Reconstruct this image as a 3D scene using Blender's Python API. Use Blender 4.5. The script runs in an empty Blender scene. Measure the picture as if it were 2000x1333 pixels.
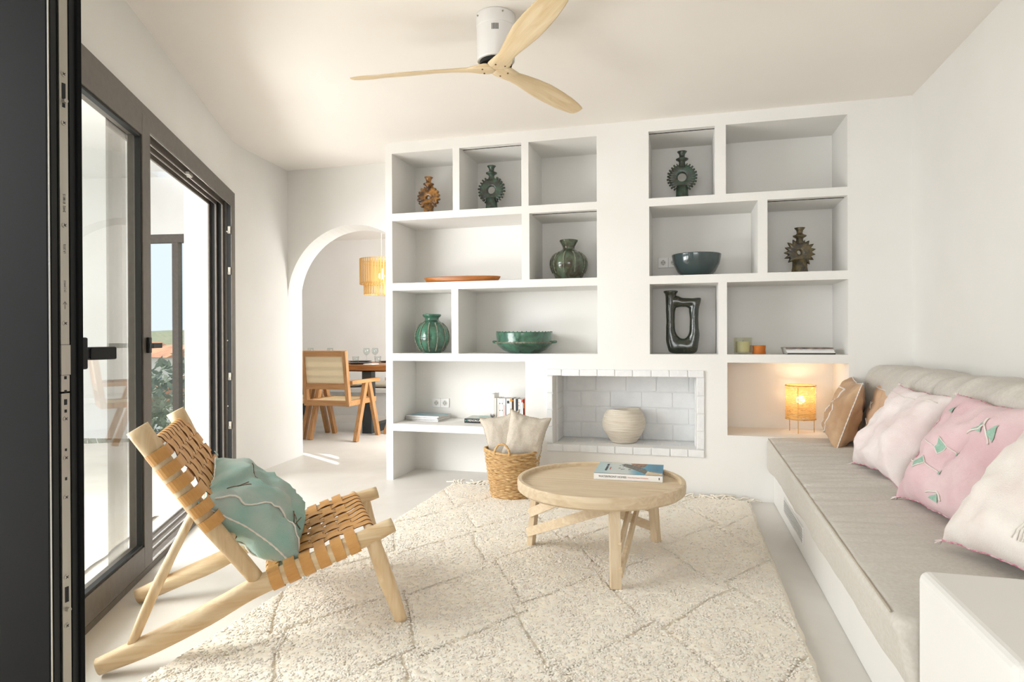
import bpy, bmesh, math, random
from mathutils import Vector, Matrix, noise
random.seed(7)
PI = math.pi
S = bpy.context.scene
COL = S.collection

# ------------------------------------------------------------------ camera, world, light
cam_d = bpy.data.cameras.new('camera'); cam = bpy.data.objects.new('camera', cam_d); COL.objects.link(cam)
cam_d.sensor_width = 36.0; cam_d.lens = 36.0 * 1235.0 / 2000.0; cam_d.clip_start = 0.05; cam_d.clip_end = 2000
_f = Vector((-0.26184972, 0.9650984, -0.00445057)); _r = Vector((0.96510615, 0.26183572, -0.00349062)); _u = Vector((0.00220347, 0.00520929, 0.999984))
cam.matrix_world = Matrix(((_r.x, _u.x, -_f.x, 0), (_r.y, _u.y, -_f.y, 0), (_r.z, _u.z, -_f.z, 1.13), (0, 0, 0, 1)))
S.camera = cam
S.view_settings.view_transform = 'Standard'; S.view_settings.look = 'None'
S.view_settings.gamma = 1.0; S.view_settings.use_curve_mapping = False
S.view_settings.exposure = -0.42

W = bpy.data.worlds.new('world'); S.world = W; W.use_nodes = True
bg = W.node_tree.nodes['Background']; bg.inputs[0].default_value = (0.80, 0.90, 1.0, 1); bg.inputs[1].default_value = 1.5

def area(name, loc, target, sx, sy, power, color=(1, 1, 1)):
    d = bpy.data.lights.new(name, 'AREA'); d.shape = 'RECTANGLE'; d.size = sx; d.size_y = sy; d.energy = power; d.color = color
    o = bpy.data.objects.new(name, d); COL.objects.link(o); o.location = loc
    o.rotation_euler = (Vector(target) - Vector(loc)).to_track_quat('-Z', 'Y').to_euler(); return o
sun_d = bpy.data.lights.new('sun', 'SUN'); sun_d.energy = 8.0; sun_d.angle = math.radians(0.5); sun_d.color = (1, 0.95, 0.88)
sun = bpy.data.objects.new('sun', sun_d); COL.objects.link(sun)
sun.rotation_euler = Vector((0.85, -0.527, -0.95)).to_track_quat('-Z', 'Y').to_euler()
area('daylight_rear_window', (-0.9, -7.7, 1.35), (-0.7, 4.0, 1.2), 4.2, 2.4, 270, (0.985, 0.992, 1.0))
area('daylight_terrace', (-4.2, 1.3, 2.05), (-0.7, 2.9, 0.0), 2.6, 1.6, 215, (0.985, 0.992, 1.0))
area('ceiling_fill', (-3.9, 1.7, .12), (-1.6, 2.9, 2.6), 2.4, 1.5, 200, (0.99, 0.995, 1.0))  # added fill lamp low outside the door, aimed up to brighten the ceiling
area('dining_fill', (-1.5, 6.6, 1.4), (-4.4, 8.9, 1.1), 1.8, 2.0, 165, (0.99, 0.995, 1.0))  # added fill lamp brightening the dining room, no window stands there

# ------------------------------------------------------------------ materials
def lin(h):
    if isinstance(h, tuple): return h
    h = h.lstrip('#'); v = [int(h[i:i + 2], 16) / 255 for i in (0, 2, 4)]
    return tuple([c / 12.92 if c <= .04045 else ((c + .055) / 1.055) ** 2.4 for c in v] + [1.0])
MATS = {}
def M(name, col, col2=None, rough=.6, scale=6., st=(1, 1, 1), bump=0., bscale=None, bst=None, metal=0., spec=.5, detail=4, dist=0., pos=(.35, .65), sheen=0., coat=0.):
    if name in MATS: return MATS[name]
    m = bpy.data.materials.new(name); m.use_nodes = True; nt = m.node_tree; N = nt.nodes; L = nt.links
    p = N['Principled BSDF']; p.inputs['Base Color'].default_value = lin(col); p.inputs['Roughness'].default_value = rough
    p.inputs['Metallic'].default_value = metal; p.inputs['Specular IOR Level'].default_value = spec
    if sheen: p.inputs['Sheen Weight'].default_value = sheen
    if coat: p.inputs['Coat Weight'].default_value = coat; p.inputs['Coat Roughness'].default_value = .06
    tc = N.new('ShaderNodeTexCoord')
    if col2:
        mp = N.new('ShaderNodeMapping'); mp.inputs['Scale'].default_value = st; L.new(tc.outputs['Object'], mp.inputs[0])
        nz = N.new('ShaderNodeTexNoise'); nz.inputs['Scale'].default_value = scale; nz.inputs['Detail'].default_value = detail; nz.inputs['Distortion'].default_value = dist
        L.new(mp.outputs[0], nz.inputs['Vector'])
        r = N.new('ShaderNodeValToRGB'); r.color_ramp.elements[0].color = lin(col); r.color_ramp.elements[1].color = lin(col2)
        r.color_ramp.elements[0].position = pos[0]; r.color_ramp.elements[1].position = pos[1]
        L.new(nz.outputs['Fac'], r.inputs[0]); L.new(r.outputs[0], p.inputs['Base Color'])
    if bump:
        mp2 = N.new('ShaderNodeMapping'); mp2.inputs['Scale'].default_value = bst or st; L.new(tc.outputs['Object'], mp2.inputs[0])
        n2 = N.new('ShaderNodeTexNoise'); n2.inputs['Scale'].default_value = bscale or scale * 4; n2.inputs['Detail'].default_value = 5
        L.new(mp2.outputs[0], n2.inputs['Vector'])
        b = N.new('ShaderNodeBump'); b.inputs['Strength'].default_value = min(1, bump); b.inputs['Distance'].default_value = .004
        L.new(n2.outputs['Fac'], b.inputs['Height']); L.new(b.outputs[0], p.inputs['Normal'])
    MATS[name] = m; return m
def Mwood(name, c1, c2, axis, rough=.55, scale=9., bump=.15):
    st = [9., 9., 9.]; st[axis] = 0.7
    return M(name, c1, c2, rough=rough, scale=scale * .35, st=tuple(st), bump=bump, bscale=scale, detail=6, dist=1.2, pos=(.3, .7))
def Memit(name, col, s, base='#ffffff'):
    m = M(name, base, rough=.5); p = m.node_tree.nodes['Principled BSDF']
    p.inputs['Emission Color'].default_value = lin(col); p.inputs['Emission Strength'].default_value = s; return m
def Mglass(name, tint=(1, 1, 1, 1), rough=0., thin=True):
    m = bpy.data.materials.new(name); m.use_nodes = True; nt = m.node_tree; N = nt.nodes; L = nt.links; N.clear()
    out = N.new('ShaderNodeOutputMaterial'); g = N.new('ShaderNodeBsdfGlossy'); g.inputs['Roughness'].default_value = rough
    t = N.new('ShaderNodeBsdfTransparent'); t.inputs[0].default_value = tint
    lw = N.new('ShaderNodeLayerWeight'); lw.inputs[0].default_value = .5
    pw = N.new('ShaderNodeMath'); pw.operation = 'POWER'; pw.inputs[1].default_value = 4.5; L.new(lw.outputs['Facing'], pw.inputs[0])
    fr = N.new('ShaderNodeMath'); fr.operation = 'MULTIPLY_ADD'; fr.inputs[1].default_value = .9; fr.inputs[2].default_value = .035; L.new(pw.outputs[0], fr.inputs[0])
    mx = N.new('ShaderNodeMixShader'); L.new(fr.outputs[0], mx.inputs[0]); L.new(t.outputs[0], mx.inputs[1]); L.new(g.outputs[0], mx.inputs[2])
    L.new(mx.outputs[0], out.inputs[0]); MATS[name] = m; return m

plaster = M('plaster', '#edebe7', '#e9e7e2', rough=.85, scale=1.6, bump=.18, bscale=7, detail=3, spec=.25)
ceil_m = M('ceiling_plaster', '#f6f1ea', '#f3ede6', rough=.9, scale=.8, bump=.08, bscale=5, spec=.2)
floor_m = M('microcement', '#e2dfd9', '#dad6cf', rough=.42, scale=2.2, detail=6, dist=.6, bump=.04, bscale=20, spec=.4)
brick_m = M('painted_brick', '#ebebea', '#e4e5e5', rough=.8, scale=14, bump=.7, bscale=70, spec=.25)
brick_in = M('painted_brick_inside', '#e6e6e5', '#dfe0e0', rough=.85, scale=9, bump=.8, bscale=60, spec=.2)
mortar = M('painted_mortar', '#e2e2e1', rough=.9, bump=.5, bscale=60, spec=.2)
alu = M('anthracite_aluminium', '#655e56', '#5e5750', rough=.48, scale=30, bump=.03, bscale=300, spec=.5)
alu_dark = M('dark_aluminium', '#0d0e0f', '#0c0d0d', rough=.75, scale=20, spec=.15)
black = M('black_rubber', '#0d0f10', rough=.6)
steel = M('brushed_steel', '#b9b4ab', '#a8a399', rough=.32, metal=.75, scale=20, st=(1, 1, .1))
steel_l = M('bright_rail', '#d9d6d0', rough=.25, metal=.6)
glass = Mglass('window_glass', (.97, .985, .98, 1))
glass_c = Mglass('clear_glass', (.93, .95, .95, 1))
oak = [Mwood('pale_log_wood_%s' % 'xyz'[a], '#e3cda8', '#cba97c', a, rough=.55) for a in range(3)]
ashw = [Mwood('bleached_teak_%s' % 'xyz'[a], '#dfcdb0', '#ccb492', a, rough=.55, scale=12) for a in range(3)]
fanw = Mwood('pale_fan_wood', '#ecd8b6', '#dabf92', 0, rough=.45, scale=10)
teak = [Mwood('honey_teak_%s' % 'xyz'[a], '#be9061', '#9f7245', a, rough=.45) for a in range(3)]
tabw = Mwood('dark_table_wood', '#a8703c', '#7a4a22', 0, rough=.4)
leather = M('tan_leather', '#d3a05f', '#c48d4b', rough=.5, scale=14, bump=.12, bscale=200, detail=5, pos=(.3, .7))
leather_e = M('leather_edge', '#5a3416', rough=.7)
linen = M('greige_linen', '#d6d1c9', '#cec8be', rough=.95, scale=90, st=(1, 1, 1), bump=.35, bscale=500, sheen=.1, spec=.1)
linen2 = M('oatmeal_linen', '#d0c7ba', '#c5bbab', rough=.95, scale=120, bump=.5, bscale=450, sheen=.1, spec=.1)
white_p = M('white_plastic', '#efedea', rough=.35)
dark_hole = M('dark_recess', '#171513', rough=.9)
rug_m = M('cream_wool', '#fff8eb', '#feefdb', rough=1.0, scale=55, bump=.25, bscale=260, detail=5, spec=.03, pos=(.3, .75))
rug_m.node_tree.nodes['Principled BSDF'].inputs['Subsurface Weight'].default_value = .35
rug_m.node_tree.nodes['Principled BSDF'].inputs['Subsurface Radius'].default_value = (1.0, .85, .7); rug_m.node_tree.nodes['Principled BSDF'].inputs['Subsurface Scale'].default_value = .012
seag = M('seagrass', '#dcbb88', '#b08550', rough=.8, scale=35, st=(1, 1, 3), bump=.8, bscale=120, pos=(.3, .7))
raff = M('raffia', '#d3a865', '#b98a48', rough=.8, scale=30, bump=.6, bscale=140)

# ------------------------------------------------------------------ helpers
def origin(o):
    v = Vector((0, 0, 0))
    while o: v += o.location; o = o.parent
    return v
def link_mesh(name, bm, mat, parent=None, world=False, smooth=False, bevel=0, bseg=2, sub=0, autosm=None):
    bmesh.ops.recalc_face_normals(bm, faces=bm.faces[:])
    if world and parent: bmesh.ops.translate(bm, verts=bm.verts[:], vec=-origin(parent))
    me = bpy.data.meshes.new(name); bm.to_mesh(me); bm.free()
    for m in (mat if isinstance(mat, (list, tuple)) else [mat]): me.materials.append(m)
    o = bpy.data.objects.new(name, me); COL.objects.link(o)
    if parent: o.parent = parent
    if smooth:
        for p in me.polygons: p.use_smooth = True
    if bevel:
        b = o.modifiers.new('bevel', 'BEVEL'); b.width = bevel; b.segments = bseg; b.limit_method = 'ANGLE'; b.angle_limit = math.radians(40); b.harden_normals = False
        if smooth is False:
            pass
    if sub:
        s = o.modifiers.new('sub', 'SUBSURF'); s.levels = sub; s.render_levels = sub
    return o
def tag(o, label=None, cat=None, group=None, kind=None):
    if label: o['label'] = label
    if cat: o['category'] = cat
    if group: o['group'] = group
    if kind: o['kind'] = kind
    return o
def thing(name, label, cat, loc=(0, 0, 0), rz=0., group=None, mat=None):
    o = bpy.data.objects.new(name, None); COL.objects.link(o); o.empty_display_size = .05
    if mat is not None: o.matrix_world = mat
    else: o.location = loc; o.rotation_euler = (0, 0, rz)
    return tag(o, label, cat, group)
def struct(name, bm, mat, **k):
    o = link_mesh(name, bm, mat, **k); o['kind'] = 'structure'; return o
def B(): return bmesh.new()
def box(bm, x0, x1, y0, y1, z0, z1, mt=None):
    vs = [bm.verts.new(c) for c in ((x0, y0, z0), (x1, y0, z0), (x1, y1, z0), (x0, y1, z0), (x0, y0, z1), (x1, y0, z1), (x1, y1, z1), (x0, y1, z1))]
    for f in ((0, 3, 2, 1), (4, 5, 6, 7), (0, 1, 5, 4), (1, 2, 6, 5), (2, 3, 7, 6), (3, 0, 4, 7)): bm.faces.new([vs[i] for i in f])
    return vs
def obox(bm, mat, hx, hy, hz):
    vs = box(bm, -hx, hx, -hy, hy, -hz, hz)
    for v in vs: v.co = mat @ v.co
    return vs
def bar(bm, a, b, w, t, up=(0, 0, 1)):
    """rectangular bar a->b, w across (perp to up), t along up"""
    a, b = Vector(a), Vector(b); d = (b - a); L = d.length; d.normalize(); up = Vector(up)
    x = d.cross(up).normalized(); y = x.cross(d).normalized()
    m = Matrix(((x.x, d.x, y.x, 0), (x.y, d.y, y.y, 0), (x.z, d.z, y.z, 0), (0, 0, 0, 1))); m.translation = (a + b) / 2
    return obox(bm, m, w / 2, L / 2, t / 2)
def tube(bm, pts, rads, seg=12, cap=True, closed=False, wob=0., seed=0.):
    pts = [Vector(p) for p in pts]; n = len(pts)
    if not isinstance(rads, (list, tuple)): rads = [rads] * n
    rings = []; prev = None
    for i, p in enumerate(pts):
        if closed: d = pts[(i + 1) % n] - pts[i - 1]
        else: d = pts[min(i + 1, n - 1)] - pts[max(i - 1, 0)]
        if d.length < 1e-9: d = Vector((0, 0, 1))
        d.normalize()
        if prev is None:
            a = Vector((0, 0, 1)) if abs(d.z) < .9 else Vector((1, 0, 0)); x = d.cross(a).normalized()
        else:
            x = (prev - d * prev.dot(d)); x = x.normalized() if x.length > 1e-6 else d.orthogonal().normalized()
        prev = x; y = d.cross(x); ring = []
        for k in range(seg):
            a = 2 * PI * k / seg; r = rads[i]
            v = x * math.cos(a) + y * math.sin(a)
            if wob: r *= 1 + wob * noise.noise(p * 6 + v * 1.2 + Vector((seed, 0, 0)))
            ring.append(bm.verts.new(p + v * r))
        rings.append(ring)
    m = n if closed else n - 1
    for i in range(m):
        a, b = rings[i], rings[(i + 1) % n]
        for k in range(seg): bm.faces.new((a[k], a[(k + 1) % seg], b[(k + 1) % seg], b[k]))
    if cap and not closed:
        bm.faces.new(rings[0][::-1]); bm.faces.new(rings[-1])
    return rings
def lathe(bm, prof, seg=48, c=(0, 0, 0), fn=None):
    c = Vector(c); rings = []
    for r, z in prof:
        if r < 1e-5: rings.append([bm.verts.new(c + Vector((0, 0, z)))]); continue
        ring = []
        for k in range(seg):
            a = 2 * PI * k / seg; rr, zz = (fn(a, r, z) if fn else (r, z))
            ring.append(bm.verts.new(c + Vector((rr * math.cos(a), rr * math.sin(a), zz))))
        rings.append(ring)
    for a, b in zip(rings, rings[1:]):
        for k in range(seg):
            k2 = (k + 1) % seg
            if len(a) == 1 and len(b) == 1: continue
            if len(a) == 1: bm.faces.new((a[0], b[k], b[k2]))
            elif len(b) == 1: bm.faces.new((a[k], a[k2], b[0]))
            else: bm.faces.new((a[k], a[k2], b[k2], b[k]))
    return rings
def ribbon(bm, pts, wv, wid, th, nrm=None):
    """strap: centre line pts, width vector wv, thickness th"""
    pts = [Vector(p) for p in pts]; wv = Vector(wv).normalized(); n = len(pts); R = []
    for i, p in enumerate(pts):
        d = (pts[min(i + 1, n - 1)] - pts[max(i - 1, 0)]).normalized(); u = wv.cross(d).normalized()
        h = wv * wid / 2; t = u * th / 2
        R.append([bm.verts.new(p - h - t), bm.verts.new(p + h - t), bm.verts.new(p + h + t), bm.verts.new(p - h + t)])
    for a, b in zip(R, R[1:]):
        for k in range(4):
            f = bm.faces.new((a[k], a[(k + 1) % 4], b[(k + 1) % 4], b[k]))
            if k in (1, 3): f.material_index = 1
    bm.faces.new(R[0][::-1]); bm.faces.new(R[-1])
def catmull(P, n=6, closed=False):
    P = [Vector(p) for p in P]; out = []; m = len(P)
    rng = range(m) if closed else range(m - 1)
    for i in rng:
        if closed: p0, p1, p2, p3 = P[i - 1], P[i], P[(i + 1) % m], P[(i + 2) % m]
        else: p0, p1, p2, p3 = P[max(i - 1, 0)], P[i], P[i + 1], P[min(i + 2, m - 1)]
        for k in range(n):
            t = k / n
            out.append(.5 * ((2 * p1) + (p2 - p0) * t + (2 * p0 - 5 * p1 + 4 * p2 - p3) * t * t + (3 * p1 - p0 - 3 * p2 + p3) * t ** 3))
    if not closed: out.append(P[-1])
    return out
def text(name, body, size, mat, parent, mtx, align='LEFT', ext=.0003):
    cu = bpy.data.curves.new(name, 'FONT'); cu.body = body; cu.size = size; cu.align_x = align; cu.align_y = 'CENTER'; cu.extrude = ext; cu.resolution_u = 3
    t = bpy.data.objects.new(name, cu); me = bpy.data.meshes.new_from_object(t); bpy.data.objects.remove(t); bpy.data.curves.remove(cu)
    me.name = name; me.materials.append(mat); me.transform(mtx)
    o = bpy.data.objects.new(name, me); COL.objects.link(o); o.parent = parent; return o
def copy_tree(o, parent=None):
    c = o.copy(); COL.objects.link(c); c.parent = parent
    for ch in list(o.children): copy_tree(ch, c)
    return c
def frame(center, ax, az):
    """matrix with local X along ax, local Z along az (made orthogonal), local -Y = front"""
    x = Vector(ax).normalized(); z = Vector(az); z = (z - x * z.dot(x)).normalized(); y = z.cross(x)
    m = Matrix(((x.x, y.x, z.x, 0), (x.y, y.y, z.y, 0), (x.z, y.z, z.z, 0), (0, 0, 0, 1))); m.translation = center; return m

# ================================================================== ROOM SHELL
H = 2.69; YW = 4.626; YB = 5.08; XR = 1.43
A = Vector((-3.335, 4.133, 0)); DD = Vector((.4505, -.8928, 0)).normalized(); DN = Vector((-.8928, -.4505, 0)).normalized()   # door line, along and outward
def dp(s, off, z): return A + DD * s + DN * off + Vector((0, 0, z))

def slab(z0, z1):
    P = [(1.6, -8.2), (1.6, 9.2), (-6.95, 9.2), (-4.7, 5.36)] + [tuple(dp(a, b, 0)[:2]) for a, b in ((-1.1, .25), (-.05, .165), (4.7, .165))] + [(-1.75, -.2), (-3.55, -.45), (-3.55, -8.2)]
    bm = bmesh.new(); f = bm.faces.new([bm.verts.new((x, y, z0)) for x, y in P]); g = bmesh.ops.extrude_face_region(bm, geom=[f])
    bmesh.ops.translate(bm, verts=[e for e in g['geom'] if isinstance(e, bmesh.types.BMVert)], vec=(0, 0, z1 - z0)); bmesh.ops.triangulate(bm, faces=[q for q in bm.faces if len(q.verts) > 4]); return bm
struct('floor', slab(-.12, 0), floor_m)
ce = struct('ceiling', slab(H, H + .15), ceil_m)

# shelf wall with recessed cells: grid over all cell edges
cells = [(-2.243, -1.728, 2.127, 2.605), (-1.673, -1.178, 2.127, 2.605), (-1.122, -.61, 2.127, 2.605),
         (-2.243, -1.177, 1.572, 2.069), (-1.117, -.61, 1.572, 2.069),
         (-2.243, -1.743, 1.012, 1.513), (-1.686, -.607, 1.012, 1.513),
         (-2.243, -1.152, .45, .953), (-2.243, -1.152, 0., .393),
         (-.238, .213, 2.127, 2.605), (.286, 1.05, 2.127, 2.605),
         (-.235, .493, 1.572, 2.069), (.555, 1.05, 1.572, 2.069),
         (-.233, .235, 1.012, 1.513), (.292, 1.052, 1.012, 1.513), (.293, 1.056, .45, .955),
         (-.94, .087, .342, .85)]
xs = sorted({-2.302, XR} | {c[0] for c in cells} | {c[1] for c in cells}); zs = sorted({0., H} | {c[2] for c in cells} | {c[3] for c in cells})
bm = B(); vd = {}
def gv(x, y, z):
    k = (round(x, 4), round(y, 4), round(z, 4))
    if k not in vd: vd[k] = bm.verts.new(k)
    return vd[k]
def inside(x, z):
    return any(c[0] < x < c[1] and c[2] < z < c[3] for c in cells)
for i in range(len(xs) - 1):
    for j in range(len(zs) - 1):
        if not inside((xs[i] + xs[i + 1]) / 2, (zs[j] + zs[j + 1]) / 2):
            bm.faces.new((gv(xs[i], YW, zs[j]), gv(xs[i + 1], YW, zs[j]), gv(xs[i + 1], YW, zs[j + 1]), gv(xs[i], YW, zs[j + 1])))
for c in cells:
    yb = YB if c[3] != .85 else 5.02
    cx = [x for x in xs if c[0] <= x <= c[1]]; cz = [z for z in zs if c[2] <= z <= c[3]]
    for a, b in zip(cx, cx[1:]):
        for z in (c[2], c[3]):
            if z < .001: continue
            bm.faces.new((gv(a, YW, z), gv(b, YW, z), gv(b, yb, z), gv(a, yb, z)))
    for a, b in zip(cz, cz[1:]):
        for x in (c[0], c[1]):
            bm.faces.new((gv(x, YW, a), gv(x, YW, b), gv(x, yb, b), gv(x, yb, a)))
    for a, b in zip(cx, cx[1:]):
        for e, f in zip(cz, cz[1:]):
            bm.faces.new((gv(a, yb, e), gv(b, yb, e), gv(b, yb, f), gv(a, yb, f)))
# end face and backing
for a, b in zip(zs, zs[1:]): bm.faces.new((gv(-2.302, YW, a), gv(-2.302, YW, b), gv(-2.302, 5.42, b), gv(-2.302, 5.42, a)))
box(bm, -2.302, 1.6, 5.12, 5.42, 0, H)
wall_back = struct('wall_back', bm, plaster, bevel=.004)
# narrow profile lines in the ceilings of the small cells
for k, (x0, x1, z) in enumerate([(-1.66, -1.178, 2.605), (-1.105, -.61, 2.069), (-.238, .213, 2.605), (.555, 1.04, 2.069)]):
    bm = B(); box(bm, x0, x1, YW + .055, YW + .059, z - .004, z + .001)
    link_mesh('shadow_joint', bm, dark_hole, wall_back)

bm = B(); box(bm, XR, XR + .2, -8.2, 5.2, 0, H); struct('wall_right', bm, plaster)
# rear wall with a wide window opening behind the camera
bm = B(); box(bm, -3.5, -3.1, -8.1, -7.95, 0, H); box(bm, 1.3, XR, -8.1, -7.95, 0, H); box(bm, -3.1, 1.3, -8.1, -7.95, 2.6, H); box(bm, -3.1, 1.3, -8.1, -7.95, 0, .08)
struct('wall_rear', bm, plaster)

# left wall: plan polyline, door hole from s=.0 to s=4.05
def wall_strip(bm, pts, z0, z1, th=.2):
    pts = [Vector((p[0], p[1], 0)) for p in pts]; n = len(pts); F = []; K = []
    for i, p in enumerate(pts):
        d = (pts[min(i + 1, n - 1)] - pts[max(i - 1, 0)]).normalized(); nn = Vector((-d.y, d.x, 0))
        F.append((bm.verts.new(p + Vector((0, 0, z0))), bm.verts.new(p + Vector((0, 0, z1)))))
        q = p + nn * th; K.append((bm.verts.new(q + Vector((0, 0, z0))), bm.verts.new(q + Vector((0, 0, z1)))))
    for i in range(n - 1):
        bm.faces.new((F[i][0], F[i][1], F[i + 1][1], F[i + 1][0])); bm.faces.new((K[i][0], K[i + 1][0], K[i + 1][1], K[i][1]))
        bm.faces.new((F[i][0], F[i + 1][0], K[i + 1][0], K[i][0])); bm.faces.new((F[i][1], K[i][1], K[i + 1][1], F[i + 1][1]))
    for i in (0, n - 1): bm.faces.new((F[i][0], K[i][0], K[i][1], F[i][1]))
offw = .035
pA = [dp(-.045, offw, 0), (-3.425, 4.25), (-3.462, 4.40), (-3.49, 4.60), (-3.51, 4.80), (-3.53, 5.0), (-3.543, 5.12), (-3.578, 5.40)]
bm = B(); wall_strip(bm, [(p[0], p[1]) for p in catmull([Vector((p[0], p[1], 0)) for p in pA], 4)], 0, H)
pB = [dp(4.1, offw, 0), dp(4.7, offw, 0), Vector((-1.7, -.3, 0)), Vector((-3.4, -.6, 0)), Vector((-3.4, -8.0, 0))]
wall_strip(bm, [(p.x, p.y) for p in pB][::-1], 0, H)
wall_strip(bm, [(p.x, p.y) for p in [dp(4.12, offw, 0), dp(-.06, offw, 0)]], 2.255, H)
bmesh.ops.remove_doubles(bm, verts=bm.verts[:], dist=1e-5)
wl = struct('wall_left', bm, plaster, smooth=False)

# arch wall
bm = B(); nA = 40
def archpt(cx, r, zsp, a): return cx + r * math.cos(a), zsp + r * math.sin(a)
def arch_profile(cx, r, zsp):
    P = [(cx - r, 0), (cx - r, zsp * .5)]
    for k in range(nA + 1): P.append(archpt(cx, r, zsp, PI - PI * k / nA))
    P += [(cx + r, zsp * .5), (cx + r, 0)]; return P
fp = arch_profile(-2.875, .668, 1.49); bp = arch_profile(-2.94, .660, 1.495)
yf, yb2 = 5.12, 5.42
Fv = [bm.verts.new((x, yf, z)) for x, z in fp]; Bv = [bm.verts.new((x, yb2, z)) for x, z in bp]
Ft = [bm.verts.new((x, yf, H)) for x, z in fp]; Bt = [bm.verts.new((x, yb2, H)) for x, z in bp]
for i in range(len(fp) - 1):
    bm.faces.new((Fv[i], Fv[i + 1], Bv[i + 1], Bv[i]))
    if abs(fp[i][0] - fp[i + 1][0]) > 1e-6:
        bm.faces.new((Fv[i], Ft[i], Ft[i + 1], Fv[i + 1])); bm.faces.new((Bv[i], Bv[i + 1], Bt[i + 1], Bt[i]))
box(bm, -4.6, -3.60, 5.39, 5.42, 0, H); box(bm, -2.23, -1.0, 5.42, 5.5, 0, H)
struct('wall_arch', bm, plaster)

# dining room walls
bm = B(); box(bm, -6.9, -1.0, 9.0, 9.2, 0, H); struct('wall_dining_back', bm, plaster)
bm = B(); box(bm, -1.2, -1.0, 5.5, 9.0, 0, H); struct('wall_dining_right', bm, plaster)
bm = B()
WQ = V0 = Vector((-4.6, 5.4, 0)); WD = Vector((-.494, .87, 0)).normalized(); WN = Vector((-WD.y, WD.x, 0))
for a0, a1, z0, z1 in [(0, 1.157, 0, H), (1.324, 1.428, 0, H), (1.605, 4.3, 0, H), (1.157, 1.324, 0, 1.75), (1.157, 1.324, 2.51, H), (1.428, 1.605, 0, 2.04), (1.428, 1.605, 2.63, H)]:  # unseen slots shaped to throw the sun stripes on the floor
    for v in box(bm, a0, a1, 0, .03, z0, z1): v.co = WQ + WD * v.co.x + WN * v.co.y + Vector((0, 0, v.co.z))
struct('wall_dining_left', bm, plaster)

# ================================================================== SLIDING DOOR (door_1)
d1 = bpy.data.objects.new('door_1', None); COL.objects.link(d1); d1['kind'] = 'structure'; d1.location = A
def dbox(bm, s0, s1, o0, o1, z0, z1):
    vs = box(bm, s0, s1, o0, o1, z0, z1)
    for v in vs: v.co = dp(v.co.x, v.co.y, v.co.z)
    return vs
bm = B()
dbox(bm, -.05, .03, 0, .17, 0, 2.26); dbox(bm, .03, 4.1, 0, .17, 2.185, 2.26); dbox(bm, .03, 4.1, 0, .17, 0, .028); dbox(bm, 4.02, 4.1, 0, .17, .02, 2.19)
# jamb, head and sill fins (tracks)
for o0, o1 in ((.0, .006), (.062, .074), (.108, .12), (.158, .17)):
    dbox(bm, .03, .062, o0, o1, .02, 2.19); dbox(bm, .03, 1.85, o0, o1, 2.15, 2.19)
link_mesh('frame', bm, alu, d1, world=True, bevel=.0015)
bm = B()
for o0 in (.012, .078, .124): dbox(bm, .0301, .034, o0, o0 + .03, .03, 2.18)
link_mesh('gasket', bm, black, d1, world=True)
for o0 in (.004, .064, .112, .160):
    bm = B(); dbox(bm, .03, 3.9, o0, o0 + .008, .027, .038); link_mesh('track_rail', bm, steel_l, d1, world=True)
for o0 in (.007, .066, .112):
    bm = B(); dbox(bm, .06, 1.83, o0, o0 + .003, 2.146, 2.15); link_mesh('track_rail', bm, steel_l, d1, world=True)
for z in (.45, .82, 1.62, 1.93):
    bm = B(); dbox(bm, .0625, .07, .008, .026, z, z + .055); dbox(bm, .07, .076, .008, .012, z, z + .02); dbox(bm, .07, .076, .022, .026, z, z + .02)
    link_mesh('keeper_plate', bm, steel, d1, world=True)
for z in (.62, 1.12, 1.95):
    bm = B(); c = dp(.0345, .04, z); tube(bm, [c, c + DD * .003], .005, 10); link_mesh('screw', bm, steel, d1, world=True, smooth=False)
bm = B(); dbox(bm, .95, 1.03, .03, .05, 2.135, 2.15); dbox(bm, .97, .99, .028, .055, 2.128, 2.138); link_mesh('roller_guide', bm, steel, d1, world=True)
# fixed glazed leaf
def leaf(s0, s1, o0, o1, parent, nm):
    bm = B(); a = .105
    dbox(bm, s0, s0 + a, o0, o1, .045, 2.20); dbox(bm, s1 - a, s1, o0, o1, .045, 2.20)
    dbox(bm, s0 + a, s1 - a, o0, o1, .045, .045 + a); dbox(bm, s0 + a, s1 - a, o0, o1, 2.20 - a, 2.20)
    l = link_mesh(nm, bm, alu, parent, world=True, bevel=.002)
    bm = B(); i0, i1, z0, z1 = s0 + a, s1 - a, .045 + a, 2.20 - a; g = .012; q0, q1 = o0 + .006, o0 + .03
    dbox(bm, i0, i0 + g, q0, q1, z0, z1); dbox(bm, i1 - g, i1, q0, q1, z0, z1); dbox(bm, i0, i1, q0, q1, z0, z0 + g); dbox(bm, i0, i1, q0, q1, z1 - g, z1)
    gk = link_mesh('gasket', bm, black, l, world=False)
    gk.data.transform(Matrix.Translation(-origin(l)))
    bm = B(); dbox(bm, i0 + .004, i1 - .004, o0 + .032, o0 + .036, z0, z1)
    gp = link_mesh('pane', bm, glass, l); gp.data.transform(Matrix.Translation(-origin(l)))
    bm = B(); 
    for oo in (.045,):
        dbox(bm, i0, i0 + .02, o0 + oo, o1, z0, z1)
    return l
lf = leaf(1.815, 3.30, -.012, .055, d1, 'door_leaf')
bm = B(); dbox(bm, 1.85, 2.05, .085, .094, .04, 2.15)
gp2 = link_mesh('sliding_pane', bm, Mglass('tinted_glass', (.66, .645, .62, 1)), d1, world=True)
# handle of the fixed leaf
bm = B(); dbox(bm, 1.85, 1.885, -.026, -.012, 1.065, 1.14); dbox(bm, 1.858, 1.877, -.062, -.026, 1.09, 1.112); dbox(bm, 1.858, 1.98, -.075, -.06, 1.089, 1.113)
hd = link_mesh('handle', bm, black, lf, bevel=.003); hd.data.transform(Matrix.Translation(-origin(lf)))

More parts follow.
